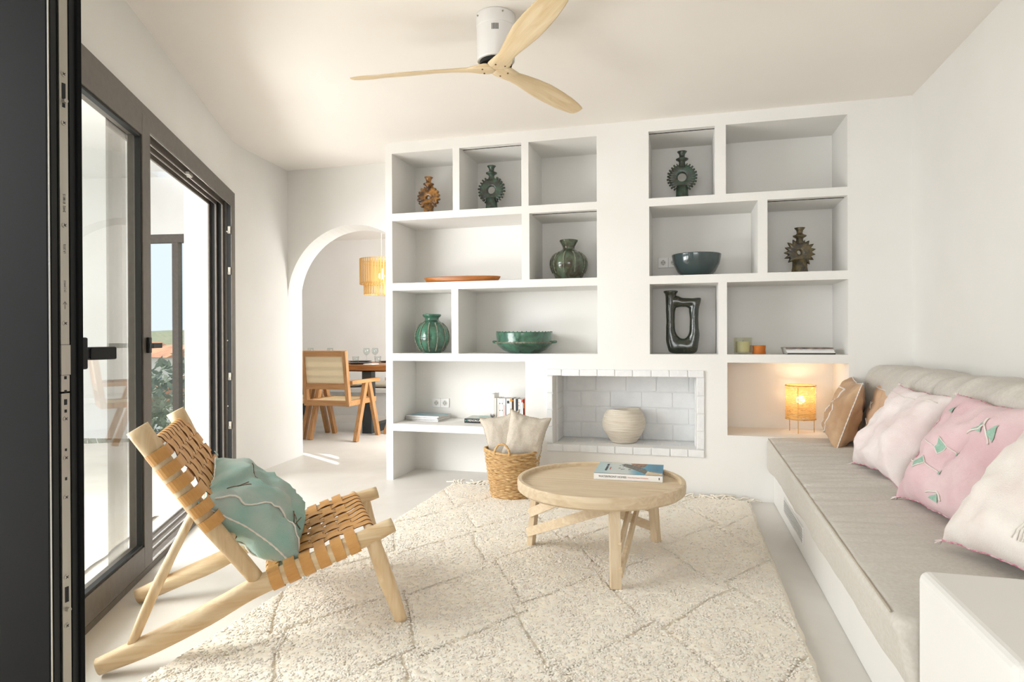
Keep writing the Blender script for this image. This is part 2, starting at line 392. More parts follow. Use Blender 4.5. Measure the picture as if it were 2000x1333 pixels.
# ================================================================== OPEN LEAF (door_2), edge towards the camera
E0 = Vector((-1.262, 1.005, 0)); LX = Vector((-.9985, .055, 0)).normalized(); LY = Vector((.055, .9985, 0)).normalized()   # along leaf, across thickness
def lp(a, b, z): return E0 + LX * a + LY * b + Vector((0, 0, z))
def lbox(bm, a0, a1, b0, b1, z0, z1):
    vs = box(bm, a0, a1, b0, b1, z0, z1)
    for v in vs: v.co = lp(v.co.x, v.co.y, v.co.z)
d2 = bpy.data.objects.new('door_2', None); COL.objects.link(d2); d2['kind'] = 'structure'; d2.location = E0
bm = B(); lbox(bm, .0, .20, 0, .07, .03, 2.24); lbox(bm, .41, .52, 0, .07, .03, 2.24); lbox(bm, .20, .41, 0, .07, .03, .15); lbox(bm, .20, .41, 0, .07, 2.12, 2.24)
# raised lips on the edge
lbox(bm, -.006, 0, 0, .006, .03, 2.24); lbox(bm, -.003, 0, .020, .023, .03, 2.24); lbox(bm, -.003, 0, .044, .047, .03, 2.24); lbox(bm, -.009, 0, .060, .07, .03, 2.24)
leaf2 = link_mesh('door_leaf', bm, alu_dark, d2, world=True, bevel=.0015)
def l2(nm, bm, mat, **k): return link_mesh(nm, bm, mat, leaf2, world=True, **k)
bm = B(); lbox(bm, .20, .41, .028, .034, .15, 2.12); l2('pane', bm, glass)
bm = B(); lbox(bm, -.0065, -.0055, -.001, .0015, .03, 2.24); l2('edge_highlight', bm, steel_l)  # bright strip standing in for the highlight along the leaf corner
bm = B(); lbox(bm, -.002, 0, .0065, .0195, .03, 2.24); lbox(bm, -.002, 0, .0475, .0595, .03, 2.24); l2('gasket', bm, black)
bm = B(); lbox(bm, -.004, 0, .0245, .0425, .03, 1.017); lbox(bm, -.004, 0, .0245, .0425, 1.021, 1.055); lbox(bm, -.004, 0, .0245, .0425, 1.120, 2.24); lbox(bm, -.006, 0, .0235, .0435, 1.056, 1.119)
lock = l2('lock_strip', bm, steel)
def lockpart(nm, bm, mat, **k):
    o = link_mesh(nm, bm, mat, leaf2, world=True, **k); return o
zc = lambda y: 1.13 - (y - 664) * 1.335 / 1235
for y in (147, 242, 441, 632, 818, 894, 971, 1127, 1222):
    if not (.1 < zc(y) < 2.2): continue
    bm = B(); c = lp(-.004, .0335, zc(y)); tube(bm, [c, c - LX * .0015], .0058, 16)
    s_ = lockpart('screw', bm, steel)
    bm = B(); 
    for an in (.7, .7 + PI / 2):
        dv = LY * math.cos(an) + Vector((0, 0, math.sin(an))); bar(bm, c - LX * .0016 - dv * .0036, c - LX * .0016 + dv * .0036, .0014, .0006, up=LX)
    k_ = link_mesh('screw_slot', bm, black, leaf2, world=True)
for y0, y1, w in ((165, 196, .008), (204, 212, .006), (735, 741, .005), (762, 767, .005), (780, 791, .006), (800, 806, .005), (876, 881, .004), (932, 938, .004), (1146, 1176, .008)):
    bm = B(); lbox(bm, -.0046, -.0038, .0335 - w / 2, .0335 + w / 2, zc(y1), zc(y0)); lockpart('slot', bm, black)
for y in (200, 1190):
    bm = B(); c = lp(-.004, .0335, zc(y)); tube(bm, [c, c - LX * .008], .0045, 14); lockpart('locking_cam', bm, steel)
vm = Matrix(((LY.x, 0, -LX.x, 0), (LY.y, 0, -LX.y, 0), (0, 1, 0, 0), (0, 0, 0, 1)))
def strip_text(s, y, size):
    m = Matrix.Translation(lp(-.0045, .0335, zc(y)) - origin(leaf2)) @ vm @ Matrix.Rotation(PI / 2, 4, 'Z')
    text('stamped_marking', s, size, M('stamp_grey', '#6b6862'), leaf2, m, 'CENTER')
strip_text('2492  818815', 398, .007); strip_text('LR 2002', 487, .006); strip_text('[A1] 2492-2', 560, .005)
# little arrow
bm = B(); c = lp(-.0043, .0335, zc(597))
for a_, b_ in (((0, -.008), (0, .006)), ((0, .008), (-.004, .002)), ((0, .008), (.004, .002))):
    bar(bm, c + LY * a_[0] + Vector((0, 0, a_[1])), c + LY * b_[0] + Vector((0, 0, b_[1])), .001, .0005, up=LX)
lockpart('stamped_arrow', bm, M('stamp_grey', '#6b6862'))
bm = B(); lbox(bm, .005, .06, .07, .092, 1.065, 1.135); lbox(bm, .014, .036, .090, .104, 1.088, 1.110); lbox(bm, .010, .034, .102, .166, 1.0845, 1.1135)
l2('handle', bm, black, bevel=.0035)

# ================================================================== BENCH, VENT, END BLOCK
bench = thing('masonry_bench', 'long white plastered bench built along the right wall under the linen cushions', 'bench', (.59, 1.3, 0))
bm = B(); box(bm, .59, XR - .002, 1.30, YW - .002, 0, .225); link_mesh('bench_base', bm, plaster, bench, world=True, bevel=.006)
vent = link_mesh('vent_frame', (lambda b: (box(b, .584, .5895, 3.50, 4.13, .068, .073), box(b, .584, .5895, 3.50, 4.13, .153, .158), box(b, .584, .5895, 3.50, 3.505, .073, .153), box(b, .584, .5895, 4.125, 4.13, .073, .153), b)[-1])(B()), white_p, bench, world=True)
bm = B(); box(bm, .5885, .5898, 3.505, 4.125, .073, .153); link_mesh('vent_recess', bm, dark_hole, vent, world=True)
for k in range(6):
    z = .079 + k * .0135; bm = B(); vs = box(bm, .583, .5885, 3.505, 4.125, z, z + .005)
    link_mesh('vent_slat', bm, white_p, vent, world=True)
blk = B(); box(blk, .545, XR - .004, 1.26, 1.735, 0, .568)
tag(struct('bench_end_block', blk, plaster, bevel=.022, bseg=4), 'low white plastered block closing the near end of the cushioned bench', 'plinth')

# sofa seat mattress: rounded section swept along y
def rrect(x0, x1, z0, z1, r, n=6):
    P = []
    for cx, cz, a0 in ((x1 - r, z1 - r, 0), (x0 + r, z1 - r, PI / 2), (x0 + r, z0 + r, PI), (x1 - r, z0 + r, 1.5 * PI)):
        for k in range(n + 1):
            a = a0 + PI / 2 * k / n; P.append((cx + r * math.cos(a), cz + r * math.sin(a)))
    return P
def dens(P, step):
    out = []
    for i in range(len(P)):
        a, b = Vector((P[i][0], P[i][1])), Vector((P[(i + 1) % len(P)][0], P[(i + 1) % len(P)][1])); L = (b - a).length; n = max(1, int(L / step))
        for k in range(n): out.append(tuple(a.lerp(b, k / n)))
    return out
def swept(bm, prof, y0, y1, ny, fn, er=.04):
    rings = []; cx = sum(p[0] for p in prof) / len(prof); cz = sum(p[1] for p in prof) / len(prof)
    ys = []
    for k in range(6): a = PI / 2 * k / 6; ys.append((y0 + er * (1 - math.sin(a)) - 0 if False else y0 + er * (1 - math.cos(PI / 2 - a)) if False else y0 + er * (1 - math.cos(a)) * 0 + er * (k / 6) ** 2, math.sin(a) * 0 + 1 - (1 - k / 6) ** 2))
    for k in range(ny + 1): ys.append((y0 + er + (y1 - y0 - 2 * er) * k / ny, 1))
    for k in range(5, -1, -1): ys.append((y1 - er * (k / 6) ** 2, 1 - (1 - k / 6) ** 2))
    for y, s in ys:
        ring = []
        inset = er * .8 * (1 - s)
        for (x, z) in prof:
            dx, dz = x - cx, z - cz
            px = cx + math.copysign(max(abs(dx) - inset, 0), dx); pz = cz + math.copysign(max(abs(dz) - inset, 0), dz)
            ring.append(bm.verts.new(fn(px, y, pz, dx, dz)))
        rings.append(ring)
    n = len(prof)
    for a, b in zip(rings, rings[1:]):
        for k in range(n): bm.faces.new((a[k], a[(k + 1) % n], b[(k + 1) % n], b[k]))
    bm.faces.new(rings[0]); bm.faces.new(rings[-1][::-1])
def seatfn(x, y, z, dx, dz):
    k = (4.62 - y) / 2.9
    top = 1 if dz > .05 else 0
    q = (x - .55) / .85
    if dx < -.3: x -= .055 * k * max(0, (z - .2) / .25) + .008 * noise.noise(Vector((0, y * 3, 1)))
    if top:
        f = noise.noise(Vector((x * 1.6 + 3, y * 15 + .6 * math.sin(x * 4), 0))) * .015 + noise.noise(Vector((x * 2.5, y * 34, 5))) * .007
        z += f * min(1, max(0, (y - 1.9) / .9)) * (1 if dx > -.4 else .5) - .012 * k * (1 - q) + .012 * math.sin(PI * min(1, max(0, q)))
    if dz < -.05: z += .018 * noise.noise(Vector((x, y * 4, 9)))
    x += .004 * noise.noise(Vector((y * 8, z * 9, 3)))
    return Vector((x, y, z))
sofa = thing('bench_mattress', 'long greige linen seat mattress lying on the white bench', 'mattress', (.98, 3.1, .225))
prof = dens(rrect(.548, XR - .006, .232, .446, .028, 5), .03)
bm = B(); swept(bm, prof, 1.742, YW - .006, 240, seatfn, .03)
link_mesh('mattress_cover', bm, linen, sofa, world=True, smooth=True)
# piping along the front top edge
pts = []
for k in range(80):
    y = 1.80 + 2.79 * k / 79; kk = (4.62 - y) / 2.9
    pts.append(Vector((.556 - .055 * kk * .9 - .002, y, .4415 - .012 * kk * .8)))
bm = B(); tube(bm, pts, .0032, 6); link_mesh('piping', bm, M('linen_seam', '#b7ad9c', rough=.95), sofa, world=True, smooth=True)
pts = [Vector((.503 + .90 * k / 20, 1.752 + (.01 if 0 < k < 20 else 0), .428 + .008 * math.sin(PI * k / 20))) for k in range(21)]

# back cushions
def back_cushion(y0, y1, label, sd):
    t = thing('back_cushion', label, 'cushion', (1.27, (y0 + y1) / 2, .46), group='linen back cushions along the right wall')
    prof = dens(rrect(1.15, 1.405, .455, .945, .085, 7), .03)
    def fn(x, y, z, dx, dz):
        yy = (y - (y0 + y1) / 2) / ((y1 - y0) / 2)
        lean = (z - .455) / .49
        x += .018 * lean - .05 * (1 - lean) * (1 if dx < 0 else 0)
        w = noise.noise(Vector((z * 5 + sd, y * 9 + z * 7, sd))) * .013 + noise.noise(Vector((z * 3, y * 22 + z * 14, sd + 4))) * .005
        if dz > .1: z += w * 1.3 + .016 * (1 - yy ** 4) - .01
        if dx < -.05: x -= abs(w) * .8 + .012 * (1 - yy * yy)
        return Vector((min(x, XR - .004), y, z))
    bm = B(); swept(bm, prof, y0, y1, 90, fn, .035); link_mesh('cushion_cover', bm, linen, t, world=True, smooth=True)
    bm = B(); pts = [Vector((1.148 + .006 * noise.noise(Vector((k, sd, 0))), y0 + .05 + (y1 - y0 - .1) * k / 40, .83 + .006 * noise.noise(Vector((k * .3, sd, 2))))) for k in range(41)]
    tube(bm, pts, .0022, 5); link_mesh('seam', bm, M('linen_seam', '#a89d8b', rough=.95), t, world=True, smooth=True)
    return t
back_cushion(3.52, YW - .008, 'far greige linen back cushion in the corner beside the shelf wall', 1.3)
back_cushion(1.78, 3.50, 'near greige linen back cushion behind the pink and white cushions', 7.1)

# ================================================================== PILLOWS
def make_pillow(name, label, mtx, w, h, t, mat, seam=None, tassel=None, wr=.012, sd=0., n=34, concave=.07, squash=0., fold=0., group=None, cat='cushion', sag=0.):
    def S_(u, v, side):
        cu = 1 - concave * (1 - v * v) * abs(u); cv = 1 - concave * (1 - u * u) * abs(v)
        x = u * w / 2 * cu; z = v * h / 2 * cv
        e = max(0., (1 - u ** 4)) ** .55 * max(0., (1 - v ** 4)) ** .55
        th = t / 2 * e * (1 + squash * -v * .6)
        p = Vector((u * 2.2 + sd, v * 2.2, sd * 1.7 + side))
        wv = noise.noise(p) * wr * 1.6 + noise.noise(p * 2.7) * wr * .8
        cr = (abs(u) ** 6 + abs(v) ** 6) * (.5)
        wv += noise.noise(Vector((u * 9, v * 9, sd + side * 5))) * wr * .5 * cr
        y = -side * (th + wv * min(1, e * 1.6))
        if fold: y += fold * (v * v) - fold * .5
        x += .010 * noise.noise(Vector((v * 3, sd, 4))) * abs(u); z += .010 * noise.noise(Vector((u * 3, sd, 8))) * abs(v) - sag * (1 - v) * 0
        if v < 0: z = z * (1 - squash * .12 * (1 - u * u))
        return Vector((x, y, z))
    bm = B(); G = {}
    for side in (1, -1):
        for i in range(n + 1):
            for j in range(n + 1):
                edge = i in (0, n) or j in (0, n)
                if side == -1 and edge: G[(i, j, -1)] = G[(i, j, 1)]; continue
                u = math.sin((2 * i / n - 1) * PI / 2 * .999) ; v = math.sin((2 * j / n - 1) * PI / 2 * .999)
                if edge:
                    p = S_(u, v, 1); q = S_(u, v, -1); p = (p + q) / 2
                else: p = S_(u, v, side)
                G[(i, j, side)] = bm.verts.new(p)
        for i in range(n):
            for j in range(n):
                bm.faces.new((G[(i, j, side)], G[(i + 1, j, side)], G[(i + 1, j + 1, side)], G[(i, j + 1, side)]))
    loop = [G[(i, 0, 1)].co.copy() for i in range(n)] + [G[(n, j, 1)].co.copy() for j in range(n)] + [G[(i, n, 1)].co.copy() for i in range(n, 0, -1)] + [G[(0, j, 1)].co.copy() for j in range(n, 0, -1)]
    me_o = link_mesh('cushion_cover', bm, mat, None, smooth=True)
    root = thing(name, label, cat, mat=mtx, group=group); me_o.parent = root
    if seam:
        bm = B(); L = catmull(loop, 2, True)
        tube(bm, L, [.0035 + .0012 * math.sin(i * 2.2) for i in range(len(L))], 5, closed=True); link_mesh('stitched_seam', bm, seam, root, smooth=True)
    if tassel:
        for (ci, cj) in ((0, 0), (n, 0), (n, n), (0, n)):
            c = G0 = None
            c = Vector(((1 if ci else -1) * w / 2, 0, (1 if cj else -1) * h / 2)); d = c.normalized()
            bm = B()
            for k in range(5):
                q = Vector((random.uniform(-.5, .5), random.uniform(-.5, .5), random.uniform(-.6, .4)))
                a = c - d * .006; b = a + (d + q * .5) * .016; e = b + (d * .5 + q) * .014
                tube(bm, [a, b, e], [.0028, .0024, .0016], 5)
            link_mesh('tassel', bm, tassel, root, smooth=True)
    root_S = S_
    return root, root_S
def embroider(root, Sf, segs, mat, r=.003, name='embroidery', side=1):
    for seg in segs:
        bm = B()
        pts = []
        for (a, b) in zip(seg, seg[1:]):
            for k in range(6):
                t = k / 6; pts.append(Sf(a[0] + (b[0] - a[0]) * t, a[1] + (b[1] - a[1]) * t, side))
        pts.append(Sf(seg[-1][0], seg[-1][1], side))
        pts = [p + Vector((0, -.0032 * side, 0)) for p in pts]
        tube(bm, pts, r, 5)
        link_mesh(name, bm, mat, root, smooth=True)
def patch(root, Sf, poly, mat, name='woven_motif', side=1):
    bm = B(); c = (sum(p[0] for p in poly) / len(poly), sum(p[1] for p in poly) / len(poly)); K = 4; R = []
    for q in range(K + 1):
        t = q / K; ring = []
        for i in range(len(poly)):
            a, b = poly[i], poly[(i + 1) % len(poly)]
            for s in range(4):
                x = a[0] + (b[0] - a[0]) * s / 4; y = a[1] + (b[1] - a[1]) * s / 4
                ring.append(bm.verts.new(Sf(c[0] + (x - c[0]) * t, c[1] + (y - c[1]) * t, side) + Vector((0, -.0042 * side, 0))))
        R.append(ring)
    for a, b in zip(R, R[1:]):
        n = len(a)
        for k in range(n): bm.faces.new((a[k], a[(k + 1) % n], b[(k + 1) % n], b[k]))
    bmesh.ops.remove_doubles(bm, verts=bm.verts[:], dist=1e-6)
    return link_mesh(name, bm, mat, root, smooth=True)
cactus = lambda nm, a, b, sc=7: M(nm, a, b, rough=.9, scale=sc, bump=.5, bscale=260, bst=(1, 1, 1), sheen=.15, spec=.1)
pinkw = cactus('faded_pink_white_cactus_silk', '#f3e9e6', '#ecdad8'); pinkm = cactus('dusty_pink_cactus_silk', '#eacfd1', '#e0bcc1')
creamp = cactus('cream_pink_cactus_silk', '#f1ebe4', '#e9dcd6'); brownm = cactus('camel_cactus_silk', '#c9a988', '#b59170'); peachm = cactus('peach_cactus_silk', '#e0bc9b', '#d6ae8a')
tealm = cactus('faded_teal_cactus_silk', '#b7c2bb', '#8fb7ad', 5)
seam_w = M('white_thread', '#e9e2da', rough=.9); seam_p = M('pink_thread', '#c56f86', '#e3c0c4', rough=.9, scale=60); green_t = M('green_thread', '#8fb8a4', '#a9c6b6', rough=.9, scale=80)
V = Vector
def pil(c, ax, az): return frame(V(c), V(ax), V(az))
# camel, by the shelf wall
root, Sf = make_pillow('cushion', 'camel brown cushion with white embroidered line, farthest on the mattress', pil((.985, 4.42, .655), (-.06, -.50, -.02), (.14, .05, .4), ), .48, .43, .15, brownm, seam_w, seam_w, wr=.016, sd=2.1, squash=.3)
embroider(root, Sf, [[(-.86, .62), (.38, .70), (.30, .2), (.22, -.5), (-.05, -.86)]], seam_w, .0045)
for cx, cy in ((-.1, .25), (-.45, -.1), (-.5, -.62)):
    embroider(root, Sf, [[(cx - .1, cy - .12), (cx + .1, cy + .12)], [(cx + .1, cy - .12), (cx - .1, cy + .12)], [(cx - .12, cy), (cx + .12, cy)]], seam_w, .0028)
# peach, half hidden
root, Sf = make_pillow('cushion', 'peach cushion mostly hidden behind the pale pink and white one', pil((1.135, 4.13, .665), (.03, -.5, .0), (.10, .06, .4)), .46, .43, .09, peachm, seam_w, peachm, sd=5.5)
embroider(root, Sf, [[(-.9, .74), (.9, .74)]], seam_w, .004)
embroider(root, Sf, [[(-.7, .3), (-.55, .1)], [(-.55, .3), (-.7, .1)], [(-.62, -.2), (-.5, -.35)]], seam_w, .003)
# pale pink white
root, Sf = make_pillow('cushion', 'pale pink and white cushion leaning beside the peach one', pil((1.01, 3.45, .665), (.07, -.55, -.01), (.19, .16, .38)), .53, .47, .16, pinkw, seam_p, pinkw, wr=.016, sd=9.3, squash=.3)
embroider(root, Sf, [[(-.9, .78), (0, .74), (.9, .78)]], seam_w, .0025)
# dusty pink with green diamonds
root, Sf = make_pillow('cushion', 'dusty pink cushion with green diamond motifs', pil((1.02, 2.70, .67), (.08, -.56, -.005), (.20, .10, .39)), .60, .49, .16, pinkm, seam_p, pinkw, wr=.016, sd=13.7, squash=.3)
for cx, cy in ((-.26, .02), (-.40, -.36)):
    dpoly = [(cx - .10, cy - .03), (cx - .02, cy + .13), (cx + .10, cy + .03), (cx + .02, cy - .13)]
    patch(root, Sf, dpoly, green_t); embroider(root, Sf, [dpoly + dpoly[:1], [(cx + .10, cy + .03), (cx + .40, cy - .03)], [(cx - .10, cy - .03), (cx - .32, cy + .02)]], seam_w, .0022)
    patch(root, Sf, [(cx + .40, cy - .07), (cx + .45, cy + .02), (cx + .48, cy - .07)], green_t)
patch(root, Sf, [(.18, .42), (.36, .58), (.36, .40)], green_t); patch(root, Sf, [(.44, .42), (.62, .56), (.56, .30)], green_t)
embroider(root, Sf, [[(.12, .34), (.40, .52), (.52, .26)], [(.40, .52), (.40, .64)]], seam_w, .0035)
patch(root, Sf, [(-.75, .66), (-.6, .78), (-.58, .62)], green_t); patch(root, Sf, [(.0, -.86), (.14, -.74), (.2, -.88)], green_t)
embroider(root, Sf, [[(-.05, -.78), (.14, -.7), (.3, -.82)]], seam_w, .004)
# cream pink near
root, Sf = make_pillow('cushion', 'cream and pale pink striped cushion leaning above the bench end block', pil((1.0, 2.10, .665), (.14, -.52, -.01), (.22, .20, .36)), .50, .47, .17, creamp, seam_p, pinkw, wr=.014, sd=21.2, squash=.3)
embroider(root, Sf, [[(.30 + k * .055, .8), (.24 + k * .055, 0), (.20 + k * .055, -.75)] for k in range(5)], seam_w, .0015, 'woven_stripes')
root, Sf = make_pillow('cushion', 'white and pink cushion cut off at the right edge beside the end block', pil((1.06, 1.86, .60), (.22, -.48, 0), (.2, .22, .34)), .36, .36, .13, creamp, seam_p, None, sd=31.0)

# ================================================================== SHELF CERAMICS
def glaze(nm, a, b, sc=18, rough=.16, pos=(.4, .6)): return M(nm, a, b, rough=rough, scale=sc, bump=.35, bscale=45, detail=6, coat=.5, dist=.8, pos=pos)
g_amber = glaze('amber_glaze', '#a26d1e', '#402710', 22, .4); g_green = glaze('green_glaze', '#34503e', '#26281f', 24, .35); g_green2 = glaze('deep_green_glaze', '#2f4b3b', '#2c2f22', 18, .32)
g_olive = glaze('olive_brown_glaze', '#5f5028', '#2e2718', 24, .5); g_urn = glaze('mottled_green_glaze', '#566550', '#3c3626', 13, .15, (.40, .62)); g_urn2 = glaze('bottle_green_glaze', '#40705a', '#2b4536', 13, .15, (.38, .66))
g_jug = glaze('near_black_green_glaze', '#1f2a20', '#2e2f22', 14, .2); g_teal = M('slate_teal_glaze', '#3b4a4b', '#364546', rough=.12, scale=5, coat=.6)
def ring_body(bm, I, O, t, p=.55, seg=14):
    n = len(I); rings = []
    for i in range(n):
        a, b = V((I[i][0], 0, I[i][1])), V((O[i][0], 0, O[i][1])); c = (a + b) / 2; h = (b - a) / 2; ring = []
        for k in range(seg):
            th = 2 * PI * k / seg; cs, sn = math.cos(th), math.sin(th)
            cs = math.copysign(abs(cs) ** p, cs); sn = math.copysign(abs(sn) ** p, sn)
            ring.append(bm.verts.new(c + h * cs + V((0, t * sn, 0))))
        rings.append(ring)
    for i in range(n):
        a, b = rings[i], rings[(i + 1) % n]
        for k in range(seg): bm.faces.new((a[k], a[(k + 1) % seg], b[(k + 1) % seg], b[k]))
def cog_vase(label, x, z0, zcn, R, rh, teeth, tl, shape, mat, ztop, br, rz=.0, hx=0., hz=0.):
    t = thing('ring_vase', label, 'vase', (x, 4.84, z0), rz)
    bm = B(); I = []; O = []; n = teeth * 10; zl = zcn - z0
    for k in range(n):
        a = 2 * PI * k / n; ph = (k % 10) / 10
        up = abs(((a - PI / 2 + PI) % (2 * PI)) - PI); dn = abs(((a + PI / 2 + PI) % (2 * PI)) - PI)
        if shape == 'sq': f = 1. if .25 < ph < .75 else 0.
        elif shape == 'tri': f = max(0, 1 - abs(ph - .5) * 2.4)
        else: f = max(0., math.sin(PI * ph)) ** .7
        if up < .33 or dn < .45: f = 0
        j = 1 + .12 * math.sin(k // 10 * 2.3)
        r = R - tl + tl * f * j
        O.append((r * math.cos(a), zl + r * math.sin(a))); rr = rh * (1 + .15 * math.sin(a * 2 + x * 5) * (rh < .02))
        I.append((hx + rr * math.cos(a), zl + hz + rr * math.sin(a)))
    ring_body(bm, I, O, .019, .45); link_mesh('toothed_ring', bm, mat, t, smooth=True)
    bm = B(); zb = zl - R + tl + .03
    lathe(bm, [(0, 0), (br * 1.08, 0), (br * 1.05, .01), (br * .93, zb * .5), (br * .90, zb), (0, zb + .004)], 28); link_mesh('foot', bm, mat, t, smooth=True)
    T = ztop - z0; bm = B()
    lathe(bm, [(.030, zl + R - tl - .02), (.022, T - .085), (.024, T - .075), (.044, T - .062), (.045, T - .055), (.026, T - .048), (.019, T - .038), (.022, T - .02), (.036, T - .002), (.034, T), (.02, T - .012), (.0, T - .02)], 26)
    link_mesh('neck', bm, mat, t, smooth=True); return t
cog_vase('amber brown ceramic ring vase with pointed lobes, upper left shelf cell', -2.018, 2.127, 2.287, .100, .013, 18, .020, 'rnd', g_amber, 2.455, .042)
cog_vase('green ring vase with square teeth, in the second cell of the top left row', -1.478, 2.127, 2.314, .113, .030, 26, .018, 'sq', g_green, 2.507, .050)
cog_vase('dark green ring vase with square teeth, top row right of the chimney breast', -.008, 2.127, 2.313, .110, .031, 28, .016, 'sq', g_green2, 2.504, .047)
cog_vase('olive brown sunburst ring vase with triangular teeth on the right middle row', .792, 1.572, 1.728, .106, .013, 17, .026, 'tri', g_olive, 1.902, .053, hx=-.006)
def urn(label, x, z0, prof, mat, ribs, r_rib):
    t = thing('urn', label, 'vase', (x, 4.85, z0))
    pr = [(p.x, p.y) for p in catmull([V((r, z, 0)) for r, z in prof], 5)]
    bm = B()
    def fn(a, r, z): return (r * (1 + .012 * math.cos(ribs * a) + .012 * noise.noise(V((math.cos(a) * 2, math.sin(a) * 2, z * 20)))), z)
    zt = prof[-1][1]; rt = prof[-1][0]
    lathe(bm, [(0, 0)] + pr + [(rt * .80, zt - .004), (rt * .62, zt - .04), (0, zt - .06)], 56, fn=fn); link_mesh('body', bm, mat, t, smooth=True)
    bel = [p for p in pr if r_rib[0] < p[1] < r_rib[1]]
    for k in range(ribs):
        a = 2 * PI * (k + .35) / ribs; bm = B(); P = catmull([V((r * 1.012 * math.cos(a), r * 1.012 * math.sin(a), z)) for r, z in bel], 4)
        tube(bm, P, [.0042 + (.0026 if i % 4 < 2 else -.0008) for i in range(len(P))], 6); link_mesh('beaded_rib', bm, M('metallic_bead', '#8d8b78', '#4b5646', rough=.3, scale=90), t, smooth=True)
    return t
urn('squat dark green urn with flared neck beside the chimney breast, middle row', -.858, 1.572, [(.088, 0), (.095, .006), (.122, .06), (.141, .115), (.138, .16), (.115, .20), (.075, .228), (.049, .245), (.047, .262), (.058, .285), (.071, .308), (.070, .316)], g_urn, 10, (.05, .22))
urn('bottle green urn with beaded ribs on the lower left shelf', -1.998, 1.012, [(.070, 0), (.078, .005), (.112, .04), (.139, .10), (.140, .15), (.122, .205), (.085, .245), (.060, .265), (.057, .283), (.070, .298), (.077, .308), (.074, .317)], g_urn2, 12, (.015, .25))
# wooden tray (boat-shaped platter)
tr = thing('wooden_platter', 'long shallow orange-brown wooden platter on the middle left shelf', 'platter', (-1.70, 4.75, 1.572))
bm = B()
def oval(a, r, z):
    e = 2.6; c, s = math.cos(a), math.sin(a); q = (abs(c) ** e + abs(s) ** e) ** (-1 / e); return (r * q * (1 / math.sqrt(c * c + (s / .42) ** 2)) * 1.0, z)
lathe(bm, [(0, .002), (.292, .002), (.300, .006), (.322, .040), (.318, .044), (.306, .040), (.27, .018), (0, .012)], 72, fn=lambda a, r, z: (r / math.sqrt(math.cos(a) ** 2 + (math.sin(a) / .34) ** 2), z))
link_mesh('tray', bm, Mwood('orange_wood', '#b3702a', '#96561b', 0, rough=.4), tr, smooth=True)
# green handled bowl
gb = thing('handled_bowl', 'wide green glazed bowl with two lug handles and beaded rim, lower left row', 'bowl', (-1.212, 4.84, 1.012))
bm = B(); lathe(bm, [(0, 0), (.115, 0), (.125, .004), (.17, .025), (.215, .065), (.226, .085), (.218, .10), (.224, .155), (.222, .165), (.214, .165), (.208, .10), (.17, .04), (0, .02)], 64, fn=lambda a, r, z: (r * (1 + .008 * noise.noise(V((3 * math.cos(a), 3 * math.sin(a), z * 9)))), z))
link_mesh('body', bm, g_urn2, gb, smooth=True)
for sgn in (-1, 1):
    bm = B(); P = catmull([V((sgn * .205, -.045, .085)), V((sgn * .240, -.03, .088)), V((sgn * .252, 0, .090)), V((sgn * .240, .03, .088)), V((sgn * .205, .045, .085))], 5); tube(bm, P, .011, 8); link_mesh('handle', bm, g_urn2, gb, smooth=True)
bead = M('metallic_bead', '#8d8b78')
bm = B(); N_ = 150; tube(bm, [V((.2265 * math.cos(2 * PI * k / N_), .2265 * math.sin(2 * PI * k / N_), .083)) for k in range(N_)], [.004 + (.0025 if k % 3 else -.001) for k in range(N_)], 6, closed=True); link_mesh('beaded_band', bm, bead, gb, smooth=True)
bm = B(); N_ = 120
for k in range(0, N_, 3):
    a = 2 * PI * k / N_; bmesh.ops.create_icosphere(bm, subdivisions=1, radius=.0045, matrix=Matrix.Translation((.218 * math.cos(a), .218 * math.sin(a), .167)))
link_mesh('beaded_rim', bm, g_jug, gb, smooth=True)
tb = thing('bowl', 'plain dark slate teal bowl on the right middle shelf', 'bowl', (.092, 4.84, 1.572))
bm = B(); lathe(bm, [(0, .004), (.088, .004), (.092, 0), (.098, .004), (.135, .04), (.163, .095), (.176, .160), (.176, .166), (.172, .166), (.168, .158), (.155, .095), (.125, .045), (0, .02)], 64); link_mesh('body', bm, g_teal, tb, smooth=True)
# open-loop jug
jv = thing('loop_jug', 'tall glossy black-green loop-shaped jug on the lower right shelf', 'vase', (-.014, 4.80, 1.012))
cv = lambda c: (-.142 + (c[0] - 145) * .000407 + .014, 1.474 - (c[1] - 170) * .000424 - 1.012)
Oc = [(183, 330), (185, 480), (190, 650), (190, 800), (182, 960), (205, 1120), (260, 1240), (470, 1258), (690, 1250), (745, 1130), (768, 980), (758, 780), (755, 620), (760, 480), (795, 330), (770, 296), (620, 300), (470, 295), (380, 255), (220, 250)]
Ic = [(365, 470), (345, 540), (345, 650), (345, 780), (355, 870), (385, 940), (430, 985), (480, 995), (530, 985), (570, 940), (595, 860), (600, 760), (598, 640), (590, 520), (580, 475), (540, 455), (500, 452), (450, 452), (410, 455), (385, 460)]
Oc = [(p.x, p.y) for p in catmull([V((c[0], c[1], 0)) for c in Oc], 5, True)]; Ic = [(p.x, p.y) for p in catmull([V((c[0], c[1], 0)) for c in Ic], 5, True)]
bm = B(); ring_body(bm, [cv(c) for c in Ic], [cv(c) for c in Oc], .034, 1.0, 18)
for v in bm.verts: v.co += V((0, 0, 0)) + V((noise.noise(v.co * 18), noise.noise(v.co * 18 + V((9, 0, 0))), noise.noise(v.co * 18 + V((0, 9, 0))))) * .0035; v.co.z = max(v.co.z, 0)
link_mesh('body', bm, g_jug, jv, smooth=True)
